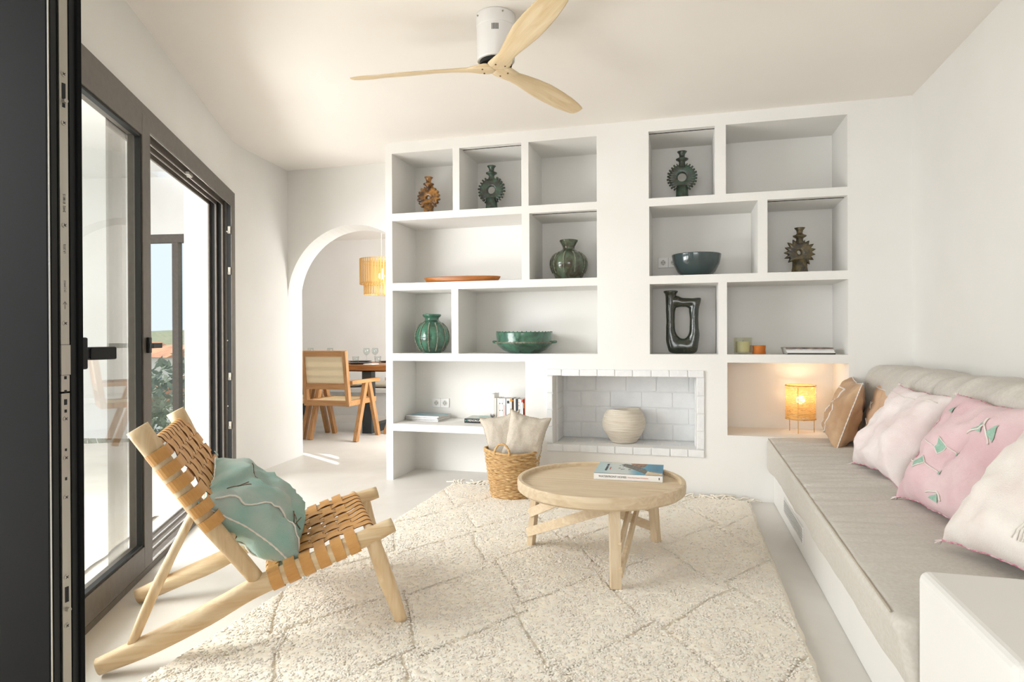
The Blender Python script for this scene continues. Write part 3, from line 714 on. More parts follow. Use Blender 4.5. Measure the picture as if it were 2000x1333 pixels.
nx, nz = cv((272, 170)); bm = B(); lathe(bm, [(.036, nz - .10), (.038, nz - .04), (.042, nz - .022), (.050, nz - .012), (.053, nz - .004), (.050, nz), (.036, nz), (.028, nz - .02), (0, nz - .04)], 30, (nx, 0, 0)); link_mesh('neck', bm, g_jug, jv, smooth=True)
# candle glass + orange cup
cg = thing('candle_glass', 'faceted smoky green glass holding a cream candle', 'candle', (.406, 4.75, 1.012))
gg = Mglass('smoky_glass', (.93, .93, .87, 1))
bm = B(); lathe(bm, [(0, .0), (.056, 0), (.0625, .008), (.0625, .117), (.0585, .117), (.0575, .012), (0, .010)], 8); link_mesh('glass', bm, gg, cg)
bm = B(); lathe(bm, [(0, .011), (.045, .011), (.048, .02), (.048, .085), (.043, .089), (0, .088)], 32); link_mesh('wax', bm, M('cream_wax', '#d8d0a8', rough=.5), cg, smooth=True)
bm = B(); tube(bm, [(0, 0, .088), (.001, 0, .098)], .0012, 6); link_mesh('wick', bm, black, cg)
oc = thing('cup', 'small matt orange terracotta cup beside the candle glass', 'cup', (.513, 4.752, 1.012))
bm = B(); lathe(bm, [(0, 0), (.044, 0), (.0445, .004), (.042, .03), (.044, .06), (.042, .061), (.039, .05), (.037, .01), (0, .008)], 36); link_mesh('body', bm, M('orange_terracotta', '#c9772c', '#b8661f', rough=.7, scale=12), oc, smooth=True)

# ---------- printed matter
paper = M('page_edges', '#dedad2', '#cfcac0', rough=.8, scale=160, st=(1, 1, 6))
def flat_book(parent_name, label, cat, loc, rz, w, d, h, spine_m, cover_m, group=None, mag=False):
    t = thing(parent_name, label, cat, loc, rz, group)
    bm = B(); box(bm, -w / 2 + .002, w / 2 - .002, -d / 2 + .002, d / 2 - .002, .0015, h - .0015); link_mesh('pages', bm, paper, t)
    bm = B(); box(bm, -w / 2, w / 2, -d / 2, d / 2, h - .0018, h); link_mesh('cover', bm, cover_m, t)
    bm = B(); box(bm, -w / 2, w / 2, -d / 2, d / 2, 0, .0016); link_mesh('back_cover', bm, spine_m, t)
    bm = B(); box(bm, -w / 2, w / 2, -d / 2 - .0008, -d / 2 + .0015, 0, h); link_mesh('spine', bm, spine_m, t)
    return t
sp_w = M('white_spine', '#e8e6e1', rough=.4); sp_b = M('black_spine', '#1b1b1b', rough=.4); sp_g = M('grey_spine', '#a9abad', '#c7c8c9', rough=.4, scale=30)
blue_cov = M('blue_sea_cover', '#4aa4bd', '#b9b6ae', rough=.3, scale=9, st=(1, 3, 1), detail=5); dark_cov = M('dark_photo_cover', '#2f2a27', '#8a6f5d', rough=.3, scale=18)
for k in range(5):
    flat_book('magazine', ('glossy magazine with a blue sea cover, topmost of the pile on the lower left shelf' if k == 4 else '%s magazine in the pile on the lower left shelf, %s' % (['white spined', 'grey spined', 'white spined', 'grey spined'][k], ['lowest', 'second lowest', 'middle', 'second from top'][k])), 'magazine',
              (-2.065 + .004 * math.sin(k * 2), 4.925 + .004 * math.cos(k * 3), .4505 + k * .0088), -.11 + .02 * math.sin(k * 1.7), .30, .225, .0085, [sp_w, sp_g, sp_w, sp_g, sp_w][k], blue_cov if k == 4 else sp_w, 'magazines piled on the lower left shelf')
for k in range(5):
    flat_book('magazine', ('magazine with a dark photographic cover, topmost of the pile on the right shelf' if k == 4 else '%s magazine in the pile on the right shelf, %s' % (['black edged', 'white', 'white', 'grey edged'][k], ['lowest', 'second lowest', 'middle', 'just under the dark one'][k])), 'magazine',
              (.838 - .003 * k, 4.79 + .003 * k, 1.0125 + k * .0093), .01 * math.sin(k * 2.1), .30, .22, .009, [sp_b, sp_w, sp_w, sp_g, dark_cov][k], dark_cov if k == 4 else sp_w, 'magazines piled on the right shelf')
bb = flat_book('paperback', 'thick black paperback lying flat on the lower left shelf', 'book', (-1.60, 4.905, .4505), -.0, .205, .20, .036, sp_b, M('landscape_cover', '#c9c3b4', '#4b8f8a', rough=.35, scale=14), None)
text('title', 'MENORCA', .022, sp_w, bb, Matrix.Translation((-.075, -.1013, .019)) @ Matrix.Rotation(PI / 2, 4, 'X'))
text('subtitle', 'GUIDE', .012, M('green_print', '#5d8a3c'), bb, Matrix.Translation((.032, -.1013, .019)) @ Matrix.Rotation(PI / 2, 4, 'X'))
bm = B(); tube(bm, [(-.09, -.1015, .018), (-.09, -.1005, .018)], .005, 12); link_mesh('spine_logo', bm, M('teal_print', '#43b3a4'), bb)
# row of standing books: (c0, c1, height, spine colour, band colour, band z0, z1, second, description)
rows = [(175, 260, .238, '#e9e6e0', None, 'tall plain white book at the left end of the row'), (262, 318, .205, '#e2dccf', '#d9c9b8', 'cream paperback right of the tall white one'),
        (320, 334, .202, '#4b4742', None, 'very thin dark booklet in the row'), (336, 390, .205, '#ebe8e3', '#dfa184', 'white paperback with faint orange lettering'),
        (392, 502, .203, '#dcdcda', '#1a1a1a', 'thick white paperback with black patterned spine'), (505, 560, .203, '#ecebe8', '#c85a4e', 'white paperback with small red lettering'),
        (562, 586, .20, '#8790a0', '#39425a', 'thin grey-blue paperback'), (588, 690, .203, '#e6e4df', '#26282a', 'thick white book with a black square near the top'),
        (693, 733, .205, '#efece6', '#e39a3b', 'white paperback with an orange head'), (735, 796, .203, '#1f1a16', '#d68a2c', 'black paperback with orange edges'),
        (798, 840, .203, '#eceae6', '#d8352a', 'white paperback with a red foot'), (842, 908, .20, '#223038', '#c9413a', 'dark teal thriller with a red lower half'),
        (910, 953, .20, '#e9e3da', '#d98f52', 'white paperback with orange squares'), (955, 994, .198, '#dfe2e4', '#b7bfc7', 'pale grey-white paperback'),
        (996, 1037, .202, '#eeece8', '#cf4a32', 'white paperback with a red head'), (1039, 1078, .197, '#1d1d1c', '#c99a2a', 'black paperback with yellow lettering'),
        (1080, 1098, .205, '#d9603a', None, 'thin orange-red paperback'), (1100, 1160, .225, '#eae9e6', '#161616', 'taller white book with black lettered spine at the right end')]
for i, (c0, c1, h, col, band, desc) in enumerate(rows):
    k = .300 / 995; x0 = -1.475 + (c0 - 175) * k; x1 = -1.475 + (c1 - 175) * k; w = (x1 - x0) - .0008
    lab = desc + (', standing in the book row' if 'row' not in desc else '')
    t = thing('book', lab, 'book', ((x0 + x1) / 2, 4.80, .4505), 0, 'books standing in a row on the lower left shelf')
    bm = B(); box(bm, -w / 2 + .0012, w / 2 - .0012, .002, .132, .003, h - .003); link_mesh('pages', bm, paper, t)
    bm = B(); box(bm, -w / 2, -w / 2 + .0012, 0, .135, 0, h); box(bm, w / 2 - .0012, w / 2, 0, .135, 0, h); box(bm, -w / 2, w / 2, -.001, .002, 0, h)
    link_mesh('cover', bm, M('cover_' + col[1:], col, rough=.4), t)
    if band:
        bmn = M('print_' + band[1:], band, rough=.4); bm = B(); bw = w * .30
        if i == 4: box(bm, -w * .36, w * .36, -.0016, -.001, .004, .055); box(bm, -w * .4, -w * .2, -.0016, -.001, .105, .112); box(bm, w * .2, w * .4, -.0016, -.001, .105, .112); box(bm, -w * .4, -w * .2, -.0016, -.001, .16, .167); box(bm, w * .2, w * .4, -.0016, -.001, .16, .167)
        elif i == 7: box(bm, -w * .32, w * .32, -.0016, -.001, h - .038, h - .017)
        elif i in (8, 14): box(bm, -w * .49, w * .49, -.0016, -.001, h - .026, h - .002)
        elif i == 9: box(bm, -w * .5, -w * .38, -.0016, -.001, .0, h); box(bm, w * .38, w * .5, -.0016, -.001, .0, h); box(bm, -w * .2, w * .2, -.0016, -.001, h - .02, h - .008)
        elif i == 10: box(bm, -w * .49, w * .49, -.0016, -.001, .035, .065)
        elif i == 11: box(bm, -w * .5, w * .5, -.0016, -.001, .012, .10)
        elif i == 12: box(bm, -w * .3, w * .3, -.0016, -.001, h - .028, h - .022); box(bm, -w * .3, w * .3, -.0016, -.001, h - .055, h - .045)
        elif i == 15: box(bm, -w * .25, w * .25, -.0016, -.001, .13, .17); box(bm, -w * .25, w * .25, -.0016, -.001, .03, .04)
        elif i == 17:
            box(bm, -w * .36, w * .36, -.0016, -.001, .006, h - .012)
        else: box(bm, -w * .12, w * .12, -.0016, -.001, .04, h * .75)
        link_mesh('spine_print', bm, bmn, t)
    if i == 17:
        bm = B(); box(bm, -w * .14, w * .14, -.0022, -.0016, .10, .165); link_mesh('spine_print', bm, sp_w, t)
        bm = B(); box(bm, -w * .18, w * .18, -.0022, -.0016, .05, .095); link_mesh('spine_print', bm, M('yellow_print', '#d1a732'), t)
# sprig print: small black branch figure in a white stub in front of the first books
sg = thing('twig_ornament', 'small black branching twig ornament in front of the first books', 'ornament', (-1.462, 4.783, .4505))
bm = B(); lathe(bm, [(0, 0), (.009, 0), (.010, .02), (.007, .036), (0, .036)], 14, (-.006, 0, 0)); link_mesh('holder', bm, sp_w, sg, smooth=True)
bm = B(); random.seed(3)
tube(bm, [(.004, 0, 0), (.004, 0, .045)], .0022, 5)
for k in range(9):
    a = -1.0 + k * .25; tube(bm, [(.003, 0, .03 + k * .002), (.003 + .014 * math.sin(a), -.002, .055 + .004 * (k % 3)), (.003 + .02 * math.sin(a * 1.3), 0, .074 + .008 * (k % 2))], .0015, 5)
link_mesh('twigs', bm, black, sg)

# ---------- wall sockets
def socket(name_label, x, y, z, n):
    t = thing('wall_socket', name_label, 'socket', (x, y, z))
    for k in range(n):
        bm = B(); x0 = k * .0775 - n * .0775 / 2; box(bm, x0, x0 + .077, -.010, 0, -.04, .04); fr = link_mesh('plate', bm, white_p, t, bevel=.003)
        bm = B(); c = V((x0 + .0385, -.0102, 0)); tube(bm, [c, c + V((0, -.004, 0))], .0225, 28); link_mesh('socket_ring', bm, white_p, fr, smooth=False)
        bm = B(); tube(bm, [c + V((0, -.0042, 0)), c + V((0, -.0046, 0))], .019, 28); link_mesh('socket_well', bm, M('socket_shadow', '#c9c6c1'), fr)
        bm = B()
        for dx in (-.0095, .0095): tube(bm, [c + V((dx, -.0047, 0)), c + V((dx, -.0052, 0))], .0028, 10)
        for dz in (-.0175, .0175): box(bm, c.x - .002, c.x + .002, c.y - .0055, c.y - .0046, dz - .0025, dz + .0025)
        link_mesh('contact_hole', bm, dark_hole, fr)
socket('double white wall socket above the magazines on the lower left shelf', -2.011, YB - .001, .577, 2)
socket('double white wall socket behind the slate teal bowl', -.113, YB - .001, 1.714, 2)

# ================================================================== FIREPLACE
fpc = thing('fireplace', 'rectangular white painted brick fireplace niche with protruding brick edging', 'fireplace', (-.427, YW, .29))
def brick(x0, x1, y0, y1, z0, z1, mat=brick_m, jit=.002):
    j = lambda: random.uniform(-jit, jit)
    bm = B(); vs = box(bm, x0, x1, y0, y1, z0, z1)
    for v in vs: v.co += V((j() * .5, j() * .6, j() * .5))
    return link_mesh('brick', bm, mat, fpc, world=True, bevel=.0045, bseg=2)
random.seed(5)
xj = [-.99, -.872, -.738, -.607, -.480, -.352, -.222, -.096, .03, .141]
for a, b in zip(xj, xj[1:]):
    brick(a + .003, b - .003, YW - .014, YW + .11, .85, .899)
xj2 = [-.988, -.866, -.737, -.608, -.480, -.352, -.222, -.092, .03, .141]
for a, b in zip(xj2, xj2[1:]):
    brick(a + .003, b - .003, YW - .014, YW + .105, .289, .342)
zj = [.345, .445, .570, .695, .772, .847]; zjl = [.345, .47, .595, .72, .847]
for a, b in zip(zjl, zjl[1:]): brick(-.988, -.941, YW - .014, YW + .11, a + .003, b - .003); brick(.089, .14, YW - .012, YW + .11, a + .003, b - .003)
xr2 = [-.938, -.80, -.672, -.543, -.415, -.287, -.157, -.03, .087]
for a, b in zip(xr2, xr2[1:]):
    brick(a + .003, b - .003, YW + .111, YW + .25, .322, .3425, brick_in)
for a, b in zip(xr2[:-1], xr2[1:]):
    brick(a - .03 if a > -.9 else a, b - .036 if b < .05 else b, YW + .256, 5.0, .322, .3425, brick_in)
zc4 = [.3435, .468, .59, .713, .849]
jt = [[-.937, -.783, -.55, -.31, -.08, .085], [-.937, -.905, -.665, -.43, -.2, .04, .085], [-.937, -.783, -.55, -.31, -.08, .085], [-.937, -.90, -.665, -.43, -.2, .04, .085]]
for r_ in range(4):
    for a, b in zip(jt[r_], jt[r_][1:]): brick(a + .003, b - .003, 4.97, 5.015, zc4[r_] + .003, zc4[r_ + 1] - .003, brick_in, .0015)
for r_ in range(4):
    yy = [4.74, 4.97] if r_ % 2 else [4.74, 4.86, 4.97]
    for a, b in zip(yy, yy[1:]):
        brick(-.9395, -.925, a + .003, b - .003, zc4[r_] + .003, zc4[r_ + 1] - .003, brick_in, .001); brick(.076, .0865, a + .003, b - .003, zc4[r_] + .003, zc4[r_ + 1] - .003, brick_in, .001)
bm = B(); box(bm, -.9385, .0855, 4.975, 5.016, .3425, .8495); box(bm, -.987, .139, YW - .008, YW - .001, .853, .896); box(bm, -.985, .138, YW - .008, YW - .001, .292, .3415); box(bm, -.985, -.9425, YW - .008, YW + .108, .343, .849); box(bm, .0905, .137, YW - .008, YW + .108, .343, .849); box(bm, -.939, -.9285, YW + .11, 4.97, .343, .8485); box(bm, .0775, .0860, YW + .11, 4.97, .343, .8485); box(bm, -.937, .085, YW + .10, 4.99, .320, .3395)
link_mesh('mortar_bed', bm, mortar, fpc, world=True)
pot = thing('woven_pot', 'beige coiled rope pot standing in the fireplace', 'pot', (-.437, 4.825, .3445))
bm = B(); pr = catmull([V((r, z, 0)) for r, z in [(.088, 0), (.098, .008), (.125, .05), (.152, .098), (.160, .135), (.157, .175), (.143, .215), (.127, .238), (.122, .248)]], 7)
pr = [(p.x + .0016 * math.sin(i * 1.9), p.y) for i, p in enumerate(pr)]
lathe(bm, [(0, 0)] + pr + [(.114, .244), (.13, .20), (.148, .13), (.09, .015), (0, .012)], 64, fn=lambda a, r, z: (r * (1 + .01 * noise.noise(V((2 * math.cos(a), 2 * math.sin(a), z * 60)))), z + .006 * math.sin(a * 2) * z / .25 + .012 * math.cos(a + .6) * z / .25 * .5))
link_mesh('body', bm, M('beige_rope', '#e0d7c8', '#cfc4b2', rough=.9, scale=8, st=(1, 1, 14), bump=.7, bscale=40, bst=(1, 1, 6)), pot, smooth=True)

# ================================================================== TABLE LAMP in the lit niche
lx, ly = .806, 4.90
tl = thing('table_lamp', 'small lit table lamp with woven raffia drum shade on thin legs', 'lamp', (lx, ly, .45))
def shade_mat():
    m = bpy.data.materials.new('woven_raffia_shade'); m.use_nodes = True; nt = m.node_tree; N = nt.nodes; L = nt.links; N.clear()
    out = N.new('ShaderNodeOutputMaterial'); tc = N.new('ShaderNodeTexCoord'); mp = N.new('ShaderNodeMapping'); mp.inputs['Scale'].default_value = (18, 18, 260); L.new(tc.outputs['Object'], mp.inputs[0])
    nz = N.new('ShaderNodeTexNoise'); nz.inputs['Scale'].default_value = 1.0; nz.inputs['Detail'].default_value = 3; L.new(mp.outputs[0], nz.inputs['Vector'])
    rp = N.new('ShaderNodeValToRGB'); rp.color_ramp.elements[0].position = .36; rp.color_ramp.elements[1].position = .5; L.new(nz.outputs['Fac'], rp.inputs[0])
    d = N.new('ShaderNodeBsdfDiffuse'); d.inputs[0].default_value = lin('#d9b06e'); t = N.new('ShaderNodeBsdfTranslucent'); t.inputs[0].default_value = lin('#e3bd84')
    a = N.new('ShaderNodeMixShader'); a.inputs[0].default_value = .3; L.new(d.outputs[0], a.inputs[1]); L.new(t.outputs[0], a.inputs[2])
    tr = N.new('ShaderNodeBsdfTransparent'); b = N.new('ShaderNodeMixShader'); L.new(rp.outputs[0], b.inputs[0]); L.new(tr.outputs[0], b.inputs[1]); L.new(a.outputs[0], b.inputs[2]); L.new(b.outputs[0], out.inputs[0]); return m
shm = shade_mat()
bm = B(); lathe(bm, [(.100, .098), (.099, .335)], 56); link_mesh('lamp_shade', bm, shm, tl, smooth=True)
for z in (.098, .335):
    bm = B(); tube(bm, [V((.1 * math.cos(a * PI / 20), .1 * math.sin(a * PI / 20), z)) for a in range(40)], .004, 6, closed=True); link_mesh('shade_ring', bm, raff, tl, smooth=True)
for k, a in enumerate((-1.9, .15, 2.3)):
    bm = B(); tube(bm, [(.093 * math.cos(a), .093 * math.sin(a), 0), (.093 * math.cos(a), .093 * math.sin(a), .33)], .0026, 6); link_mesh('leg', bm, raff, tl, smooth=True)
bm = B(); tube(bm, [(0, 0, .12), (0, 0, .20)], .017, 12); tube(bm, [(-.095, 0, .125), (.095, 0, .125)], .002, 5); link_mesh('bulb_holder', bm, M('brass_holder', '#b08a4a', rough=.4, metal=.4), tl, smooth=True)
bulb_m = Memit('lit_bulb', '#fff0d8', 10)
bm = B(); bmesh.ops.create_uvsphere(bm, u_segments=20, v_segments=12, radius=.029, matrix=Matrix.Translation((0, 0, .233))); link_mesh('bulb', bm, bulb_m, tl, smooth=True)
bm = B(); tube(bm, catmull([(0, 0, .12), (.005, -.01, .095), (.02, -.02, .085), (.03, -.01, .10), (.028, 0, .12)], 4), .003, 6); link_mesh('cord', bm, raff, tl, smooth=True)
def point(name, loc, power, color, r=.03):
    d = bpy.data.lights.new(name, 'POINT'); d.energy = power; d.color = color; d.shadow_soft_size = r; o = bpy.data.objects.new(name, d); COL.objects.link(o); o.location = loc; return o
pl = point('lamp_glow', (lx, ly, .45 + .275), 2.5, (1.0, .74, .48), .03)

# ================================================================== BASKET + TWO CUSHIONS
bc = V((-1.165, 4.30, 0))
bk = thing('wicker_basket', 'round seagrass basket with small loop handles beside the coffee table', 'basket', (bc.x, bc.y, .020))
bm = B(); nr = 27
for i in range(nr):
    f = i / (nr - 1); z = .008 + .315 * f; r = .150 + .046 * f; P = []
    for k in range(72):
        a = 2 * PI * k / 72; rr = r + .0035 * math.sin(a * 12 + (i % 2) * PI) + .002 * noise.noise(V((a * 5, i, 0)))
        P.append(V((rr * math.cos(a), rr * math.sin(a) , z + .0025 * noise.noise(V((math.cos(a) * 6, math.sin(a) * 6, i * 3.1))) + (.010 * f * math.sin(a * 2 + .5)))))
    tube(bm, P, [.0064 + .0014 * math.sin(k * 1.3 + i * 2) for k in range(72)], 6, closed=True)
link_mesh('woven_body', bm, seag, bk, smooth=True)
bm = B(); lathe(bm, [(0, .004), (.143, .004), (.146, .01), (.186, .31), (.181, .31), (.140, .015), (0, .012)], 40); link_mesh('lining', bm, M('basket_inner', '#7d5a30', rough=.9), bk, smooth=True)
bm = B(); P = [V((.196 * math.cos(2 * PI * k / 80), .196 * math.sin(2 * PI * k / 80), .327 + .010 * math.sin(4 * PI * k / 80 + .5))) for k in range(80)]; tube(bm, P, [.0085 + .0015 * (k % 2) for k in range(80)], 7, closed=True); link_mesh('rim', bm, seag, bk, smooth=True)
for a in (-1.68, 1.46):
    c, s = math.cos(a), math.sin(a); T = V((-s, c, 0)); o_ = V((c, s, 0)) * .196; P = catmull([o_ + T * -.055 + V((0, 0, .318)), o_ + T * -.05 + V((0, 0, .352)), o_ + T * -.028 + V((0, 0, .383)), o_ + V((0, 0, .394)), o_ + T * .028 + V((0, 0, .383)), o_ + T * .05 + V((0, 0, .352)), o_ + T * .055 + V((0, 0, .318))], 5)
    bm = B(); tube(bm, P, [.007 + .0012 * (i % 2) for i in range(len(P))], 7); link_mesh('handle', bm, seag, bk, smooth=True)
oat_seam = M('oat_piping', '#b0a28a', rough=.9)
bagg = 'oatmeal linen cushions in the basket'
make_pillow('cushion', 'oatmeal linen cushion in the basket, in front with its corner highest', pil((-1.068, 4.25, .415), (.96, .26, -.24), (.26, -.02, 1)), .285, .40, .11, linen2, oat_seam, None, sd=41, wr=.006, concave=.13, group=bagg)
make_pillow('cushion', 'oatmeal linen cushion in the basket, behind and leaning left', pil((-1.228, 4.325, .41), (.95, .26, .20), (-.24, .04, 1)), .29, .37, .11, linen2, oat_seam, None, sd=47, wr=.006, concave=.13, group=bagg)

# ================================================================== RUG
RX0, RX1, RY0, RY1 = -1.715, .435, .95, 4.545
rug = thing('rug', 'cream shaggy wool rug with carved diamond lines and knotted fringe', 'rug', ((RX0 + RX1) / 2, (RY0 + RY1) / 2, 0))
step = .0085; nx_ = int((RX1 - RX0) / step); ny_ = int((RY1 - RY0) / step)
verts = []; faces = []
a1 = math.radians(59); a2 = math.radians(-61)
def groove(x, y):
    wx = x + .018 * noise.noise(V((x * 5, y * 5, 1))); wy = y + .018 * noise.noise(V((x * 5, y * 5, 7)))
    A_ = -math.sin(a1) * wx + math.cos(a1) * wy; B_ = -math.sin(a2) * wx + math.cos(a2) * wy
    sp = .47; ib = math.floor((B_ - .67) / sp); ia = math.floor((A_ - 1.86) / sp)
    da = (A_ - 1.86 + .055 * (ib % 2)) / sp; db = (B_ - .67 + .05 * (ia % 2)) / sp
    da = abs(da - round(da)) * sp; db = abs(db - round(db)) * sp
    d = min(da, db) ; return math.exp(-(d / .008) ** 2) * max(.15, min(1., .75 + .9 * noise.noise(V((x * 4.3, y * 4.3, 21)))))
for j in range(ny_ + 1):
    y = RY0 + (RY1 - RY0) * j / ny_; near = y < 1.35
    for i in range(nx_ + 1):
        x = RX0 + (RX1 - RX0) * i / nx_
        e = min(i, nx_ - i, j, ny_ - j) * step
        ex = min(1., e / .025)
        z = .027 * math.sqrt(ex) if e < .025 else .027
        if e > 0:
            z += (.006 * noise.noise(V((x * 80, y * 80, 0))) + .003 * noise.noise(V((x * 38, y * 38, 3))) + .002 * noise.noise(V((x * 8, y * 8, 5)))) * ex
            z -= .013 * groove(x, y) * ex
        z = max(z, .002 if e > 0 else .0005)
        jx = .003 * noise.noise(V((x * 60, y * 60, 11))); jy = .003 * noise.noise(V((x * 60, y * 60, 17)))
        if e == 0: jx += .010 * noise.noise(V((x * 9, y * 9, 30))); jy += .010 * noise.noise(V((x * 9, y * 9, 37)))
        verts.append((x + jx, y + jy, z))
w1 = nx_ + 1
for j in range(ny_):
    for i in range(nx_):
        a = j * w1 + i; faces.append((a, a + 1, a + w1 + 1, a + w1))
me = bpy.data.meshes.new('pile'); o0 = origin(rug); me.from_pydata([(v[0] - o0.x, v[1] - o0.y, v[2]) for v in verts], [], faces); me.materials.append(rug_m)
for p in me.polygons: p.use_smooth = True
pile = bpy.data.objects.new('pile', me); COL.objects.link(pile); pile.parent = rug; pile['kind'] = 'stuff'
random.seed(11); bm = B(); x = RX0 + .01
while x < RX1:
    P = [V((x, RY1 - .014, .020))]; d = V((random.uniform(-.6, .6), 1, 0))
    for q in range(4):
        d += V((random.uniform(-1.0, 1.0), random.uniform(-.4, .1), 0)); P.append(P[-1] + V((d.x * .020, max(-.014, min(.022, d.y * .016)), random.uniform(-.006, .014))))
    for p in P[1:]: p.z = max(.008, min(.045, p.z)); p.y = min(p.y, YW - .010)
    tube(bm, catmull(P, 3), .0056, 6); x += random.uniform(.010, .022)
fr = link_mesh('fringe', bm, M('fringe_wool', '#f2ebdf', '#e6dccb', rough=1., scale=60), rug, world=True, smooth=True); fr['kind'] = 'stuff'
# tufts scattered over the pile: short wool nubs, real geometry joined
random.seed(21); bm = B(); tv = []; tf = []
for q in range(125000):
    x = random.uniform(RX0 + .02, RX1 - .02); y = random.uniform(1.2, RY1 - .02) if random.random() < .6 else random.uniform(1.2, 3.2)
    g = groove(x, y)
    if g > .5: continue
    r = random.uniform(.0035, .0068); an = random.uniform(0, PI); l = random.uniform(1.0, 2.1); z = .0255 + random.uniform(-.0022, .0018); b0 = len(tv)
    cx, sx = math.cos(an), math.sin(an)
    for (dx, dy, dz) in ((l, 0, 0), (-l, 0, 0), (0, 1, 0), (0, -1, 0), (0, 0, 1), (.0, 0, -1)):
        tv.append((x + r * (dx * cx - dy * sx) - o0.x, y + r * (dx * sx + dy * cx) - o0.y, z + r * dz * .65))
    for f in ((0, 2, 4), (2, 1, 4), (1, 3, 4), (3, 0, 4), (2, 0, 5), (1, 2, 5), (3, 1, 5), (0, 3, 5)): tf.append(tuple(b0 + k for k in f))
bm.free(); me = bpy.data.meshes.new('wool_tufts'); me.from_pydata(tv, [], tf); me.materials.append(rug_m)
for p in me.polygons: p.use_smooth = True
tuf = bpy.data.objects.new('wool_tufts', me); COL.objects.link(tuf); tuf.parent = rug; tuf['kind'] = 'stuff'

# ================================================================== COFFEE TABLE
TC = V((-.408, 3.20, 0))
ct = thing('coffee_table', 'round bleached wood coffee table with raised rim and slatted tripod legs', 'table', (TC.x, TC.y, .027))
z0 = -.027
bm = B(); R_ = .418; lathe(bm, [(0, .362 + z0), (R_ - .012, .362 + z0), (R_, .372 + z0), (R_ + .002, .40 + z0), (R_, .420 + z0), (R_ - .003, .423 + z0), (R_ - .02, .423 + z0), (R_ - .024, .420 + z0), (R_ - .026, .402 + z0), (0, .402 + z0)], 120)
link_mesh('table_top', bm, ashw[0], ct, bevel=.001)
feet = [V((-.79 + .408, .085, 0)), V((.118, -.40, 0)), V((.262, .30, 0))]
for i in range(3):
    f = feet[i]; d = f.normalized(); top = f - d * .035; nxt = feet[(i + 1) % 3]; nt_ = nxt * .9
    tgt = nt_ * .80
    bm = B(); bar(bm, V((f.x, f.y, -.002)), V((top.x, top.y, .366 + z0)), .048, .032, up=d); link_mesh('leg', bm, ashw[2], ct, bevel=.002)
    side = V((-d.y, d.x, 0)); 
    if (nxt - f).dot(side) < 0: side = -side
    for (zs_, tt, zt) in ((.10, 1.0, .35), (.205, .52, .35)):
        a = f - d * .012 * (zs_ / .1) + V((0, 0, zs_ + z0)) + side * .0; b = (f - d * .03).lerp(tgt, tt); b.z = zt + z0
        dirv = (V((b.x, b.y, 0)) - V((a.x, a.y, 0))).normalized(); nrm = V((-dirv.y, dirv.x, 0)); off = nrm * (.0 if nrm.dot(d) > 0 else .0)
        outw = nrm if nrm.dot(d) > 0 else -nrm
        a2_, b2_ = a + outw * .026, b + outw * .012
        bm = B(); bar(bm, a2_ - (b2_ - a2_).normalized() * .012, b2_, .016, .046, up=(0, 0, 1)); link_mesh('brace', bm, ashw[0], ct, bevel=.0015)
# book on the table
wb = thing('hardcover_book', 'thick hardcover book with a blue seaside cover on the coffee table', 'book', (-.277, 3.395, .402), .012)
bw, bd, bh = .345, .285, .034
bm = B(); box(bm, -bw / 2 + .003, bw / 2 - .003, -bd / 2 + .004, bd / 2 - .003, .0025, bh - .0025); link_mesh('pages', bm, paper, wb)
cw = M('glossy_white_cover', '#f0efec', rough=.3)
bm = B(); box(bm, -bw / 2, bw / 2, -bd / 2, bd / 2, 0, .0025); box(bm, -bw / 2, bw / 2, -bd / 2, -bd / 2 + .003, 0, bh); link_mesh('spine', bm, cw, wb)
def cover_mat():
    m = bpy.data.materials.new('seaside_cover'); m.use_nodes = True; nt = m.node_tree; N = nt.nodes; L = nt.links; p = N['Principled BSDF']; p.inputs['Roughness'].default_value = .35
    tc = N.new('ShaderNodeTexCoord'); sp = N.new('ShaderNodeSeparateXYZ'); L.new(tc.outputs['Object'], sp.inputs[0])
    nz = N.new('ShaderNodeTexNoise'); nz.inputs['Scale'].default_value = 9; nz.inputs['Detail'].default_value = 4; L.new(tc.outputs['Object'], nz.inputs['Vector'])
    r1 = N.new('ShaderNodeMapRange'); r1.inputs[1].default_value = -.17; r1.inputs[2].default_value = .17; L.new(sp.outputs[0], r1.inputs[0])
    a = N.new('ShaderNodeMath'); a.operation = 'MULTIPLY_ADD'; a.inputs[1].default_value = .25; L.new(nz.outputs['Fac'], a.inputs[0]); L.new(r1.outputs[0], a.inputs[2])
    rp = N.new('ShaderNodeValToRGB'); e = rp.color_ramp.elements; e[0].position = 0.; e[0].color = lin('#a5c6cc'); e[1].position = 1.2 if False else 1.; e[1].color = lin('#2f7fa0')
    for pos, c in ((.25, '#b4c9cc'), (.40, '#c9cfcc'), (.62, '#c9d2d0'), (.78, '#3f9dbb'), (.9, '#2f8fb0')):
        q = e.new(pos); q.color = lin(c)
    L.new(a.outputs[0], rp.inputs[0]); L.new(rp.outputs[0], p.inputs['Base Color']); return m
bm = B(); box(bm, -bw / 2, bw / 2, -bd / 2, bd / 2, bh - .0025, bh); link_mesh('front_cover', bm, cover_mat(), wb)
def fpatch(poly, mat, nm='cover_picture', dz=.0004):
    bm = B(); top = [bm.verts.new((x, y, bh + dz)) for x, y in poly]; bot = [bm.verts.new((x, y, bh)) for x, y in poly]; bm.faces.new(top); n = len(poly)
    for i in range(n): bm.faces.new((bot[i], bot[(i + 1) % n], top[(i + 1) % n], top[i]))
    link_mesh(nm, bm, mat, wb)
fpatch([(-.0, .143 - .005), (.09, .138), (.075, .06), (.045, .04), (.01, .075)], M('orange_houses', '#b9825a', '#5d4634', rough=.4, scale=60))
random.seed(4)
rk = M('dark_rocks', '#3c3a38', '#8d8a80', rough=.5, scale=140)
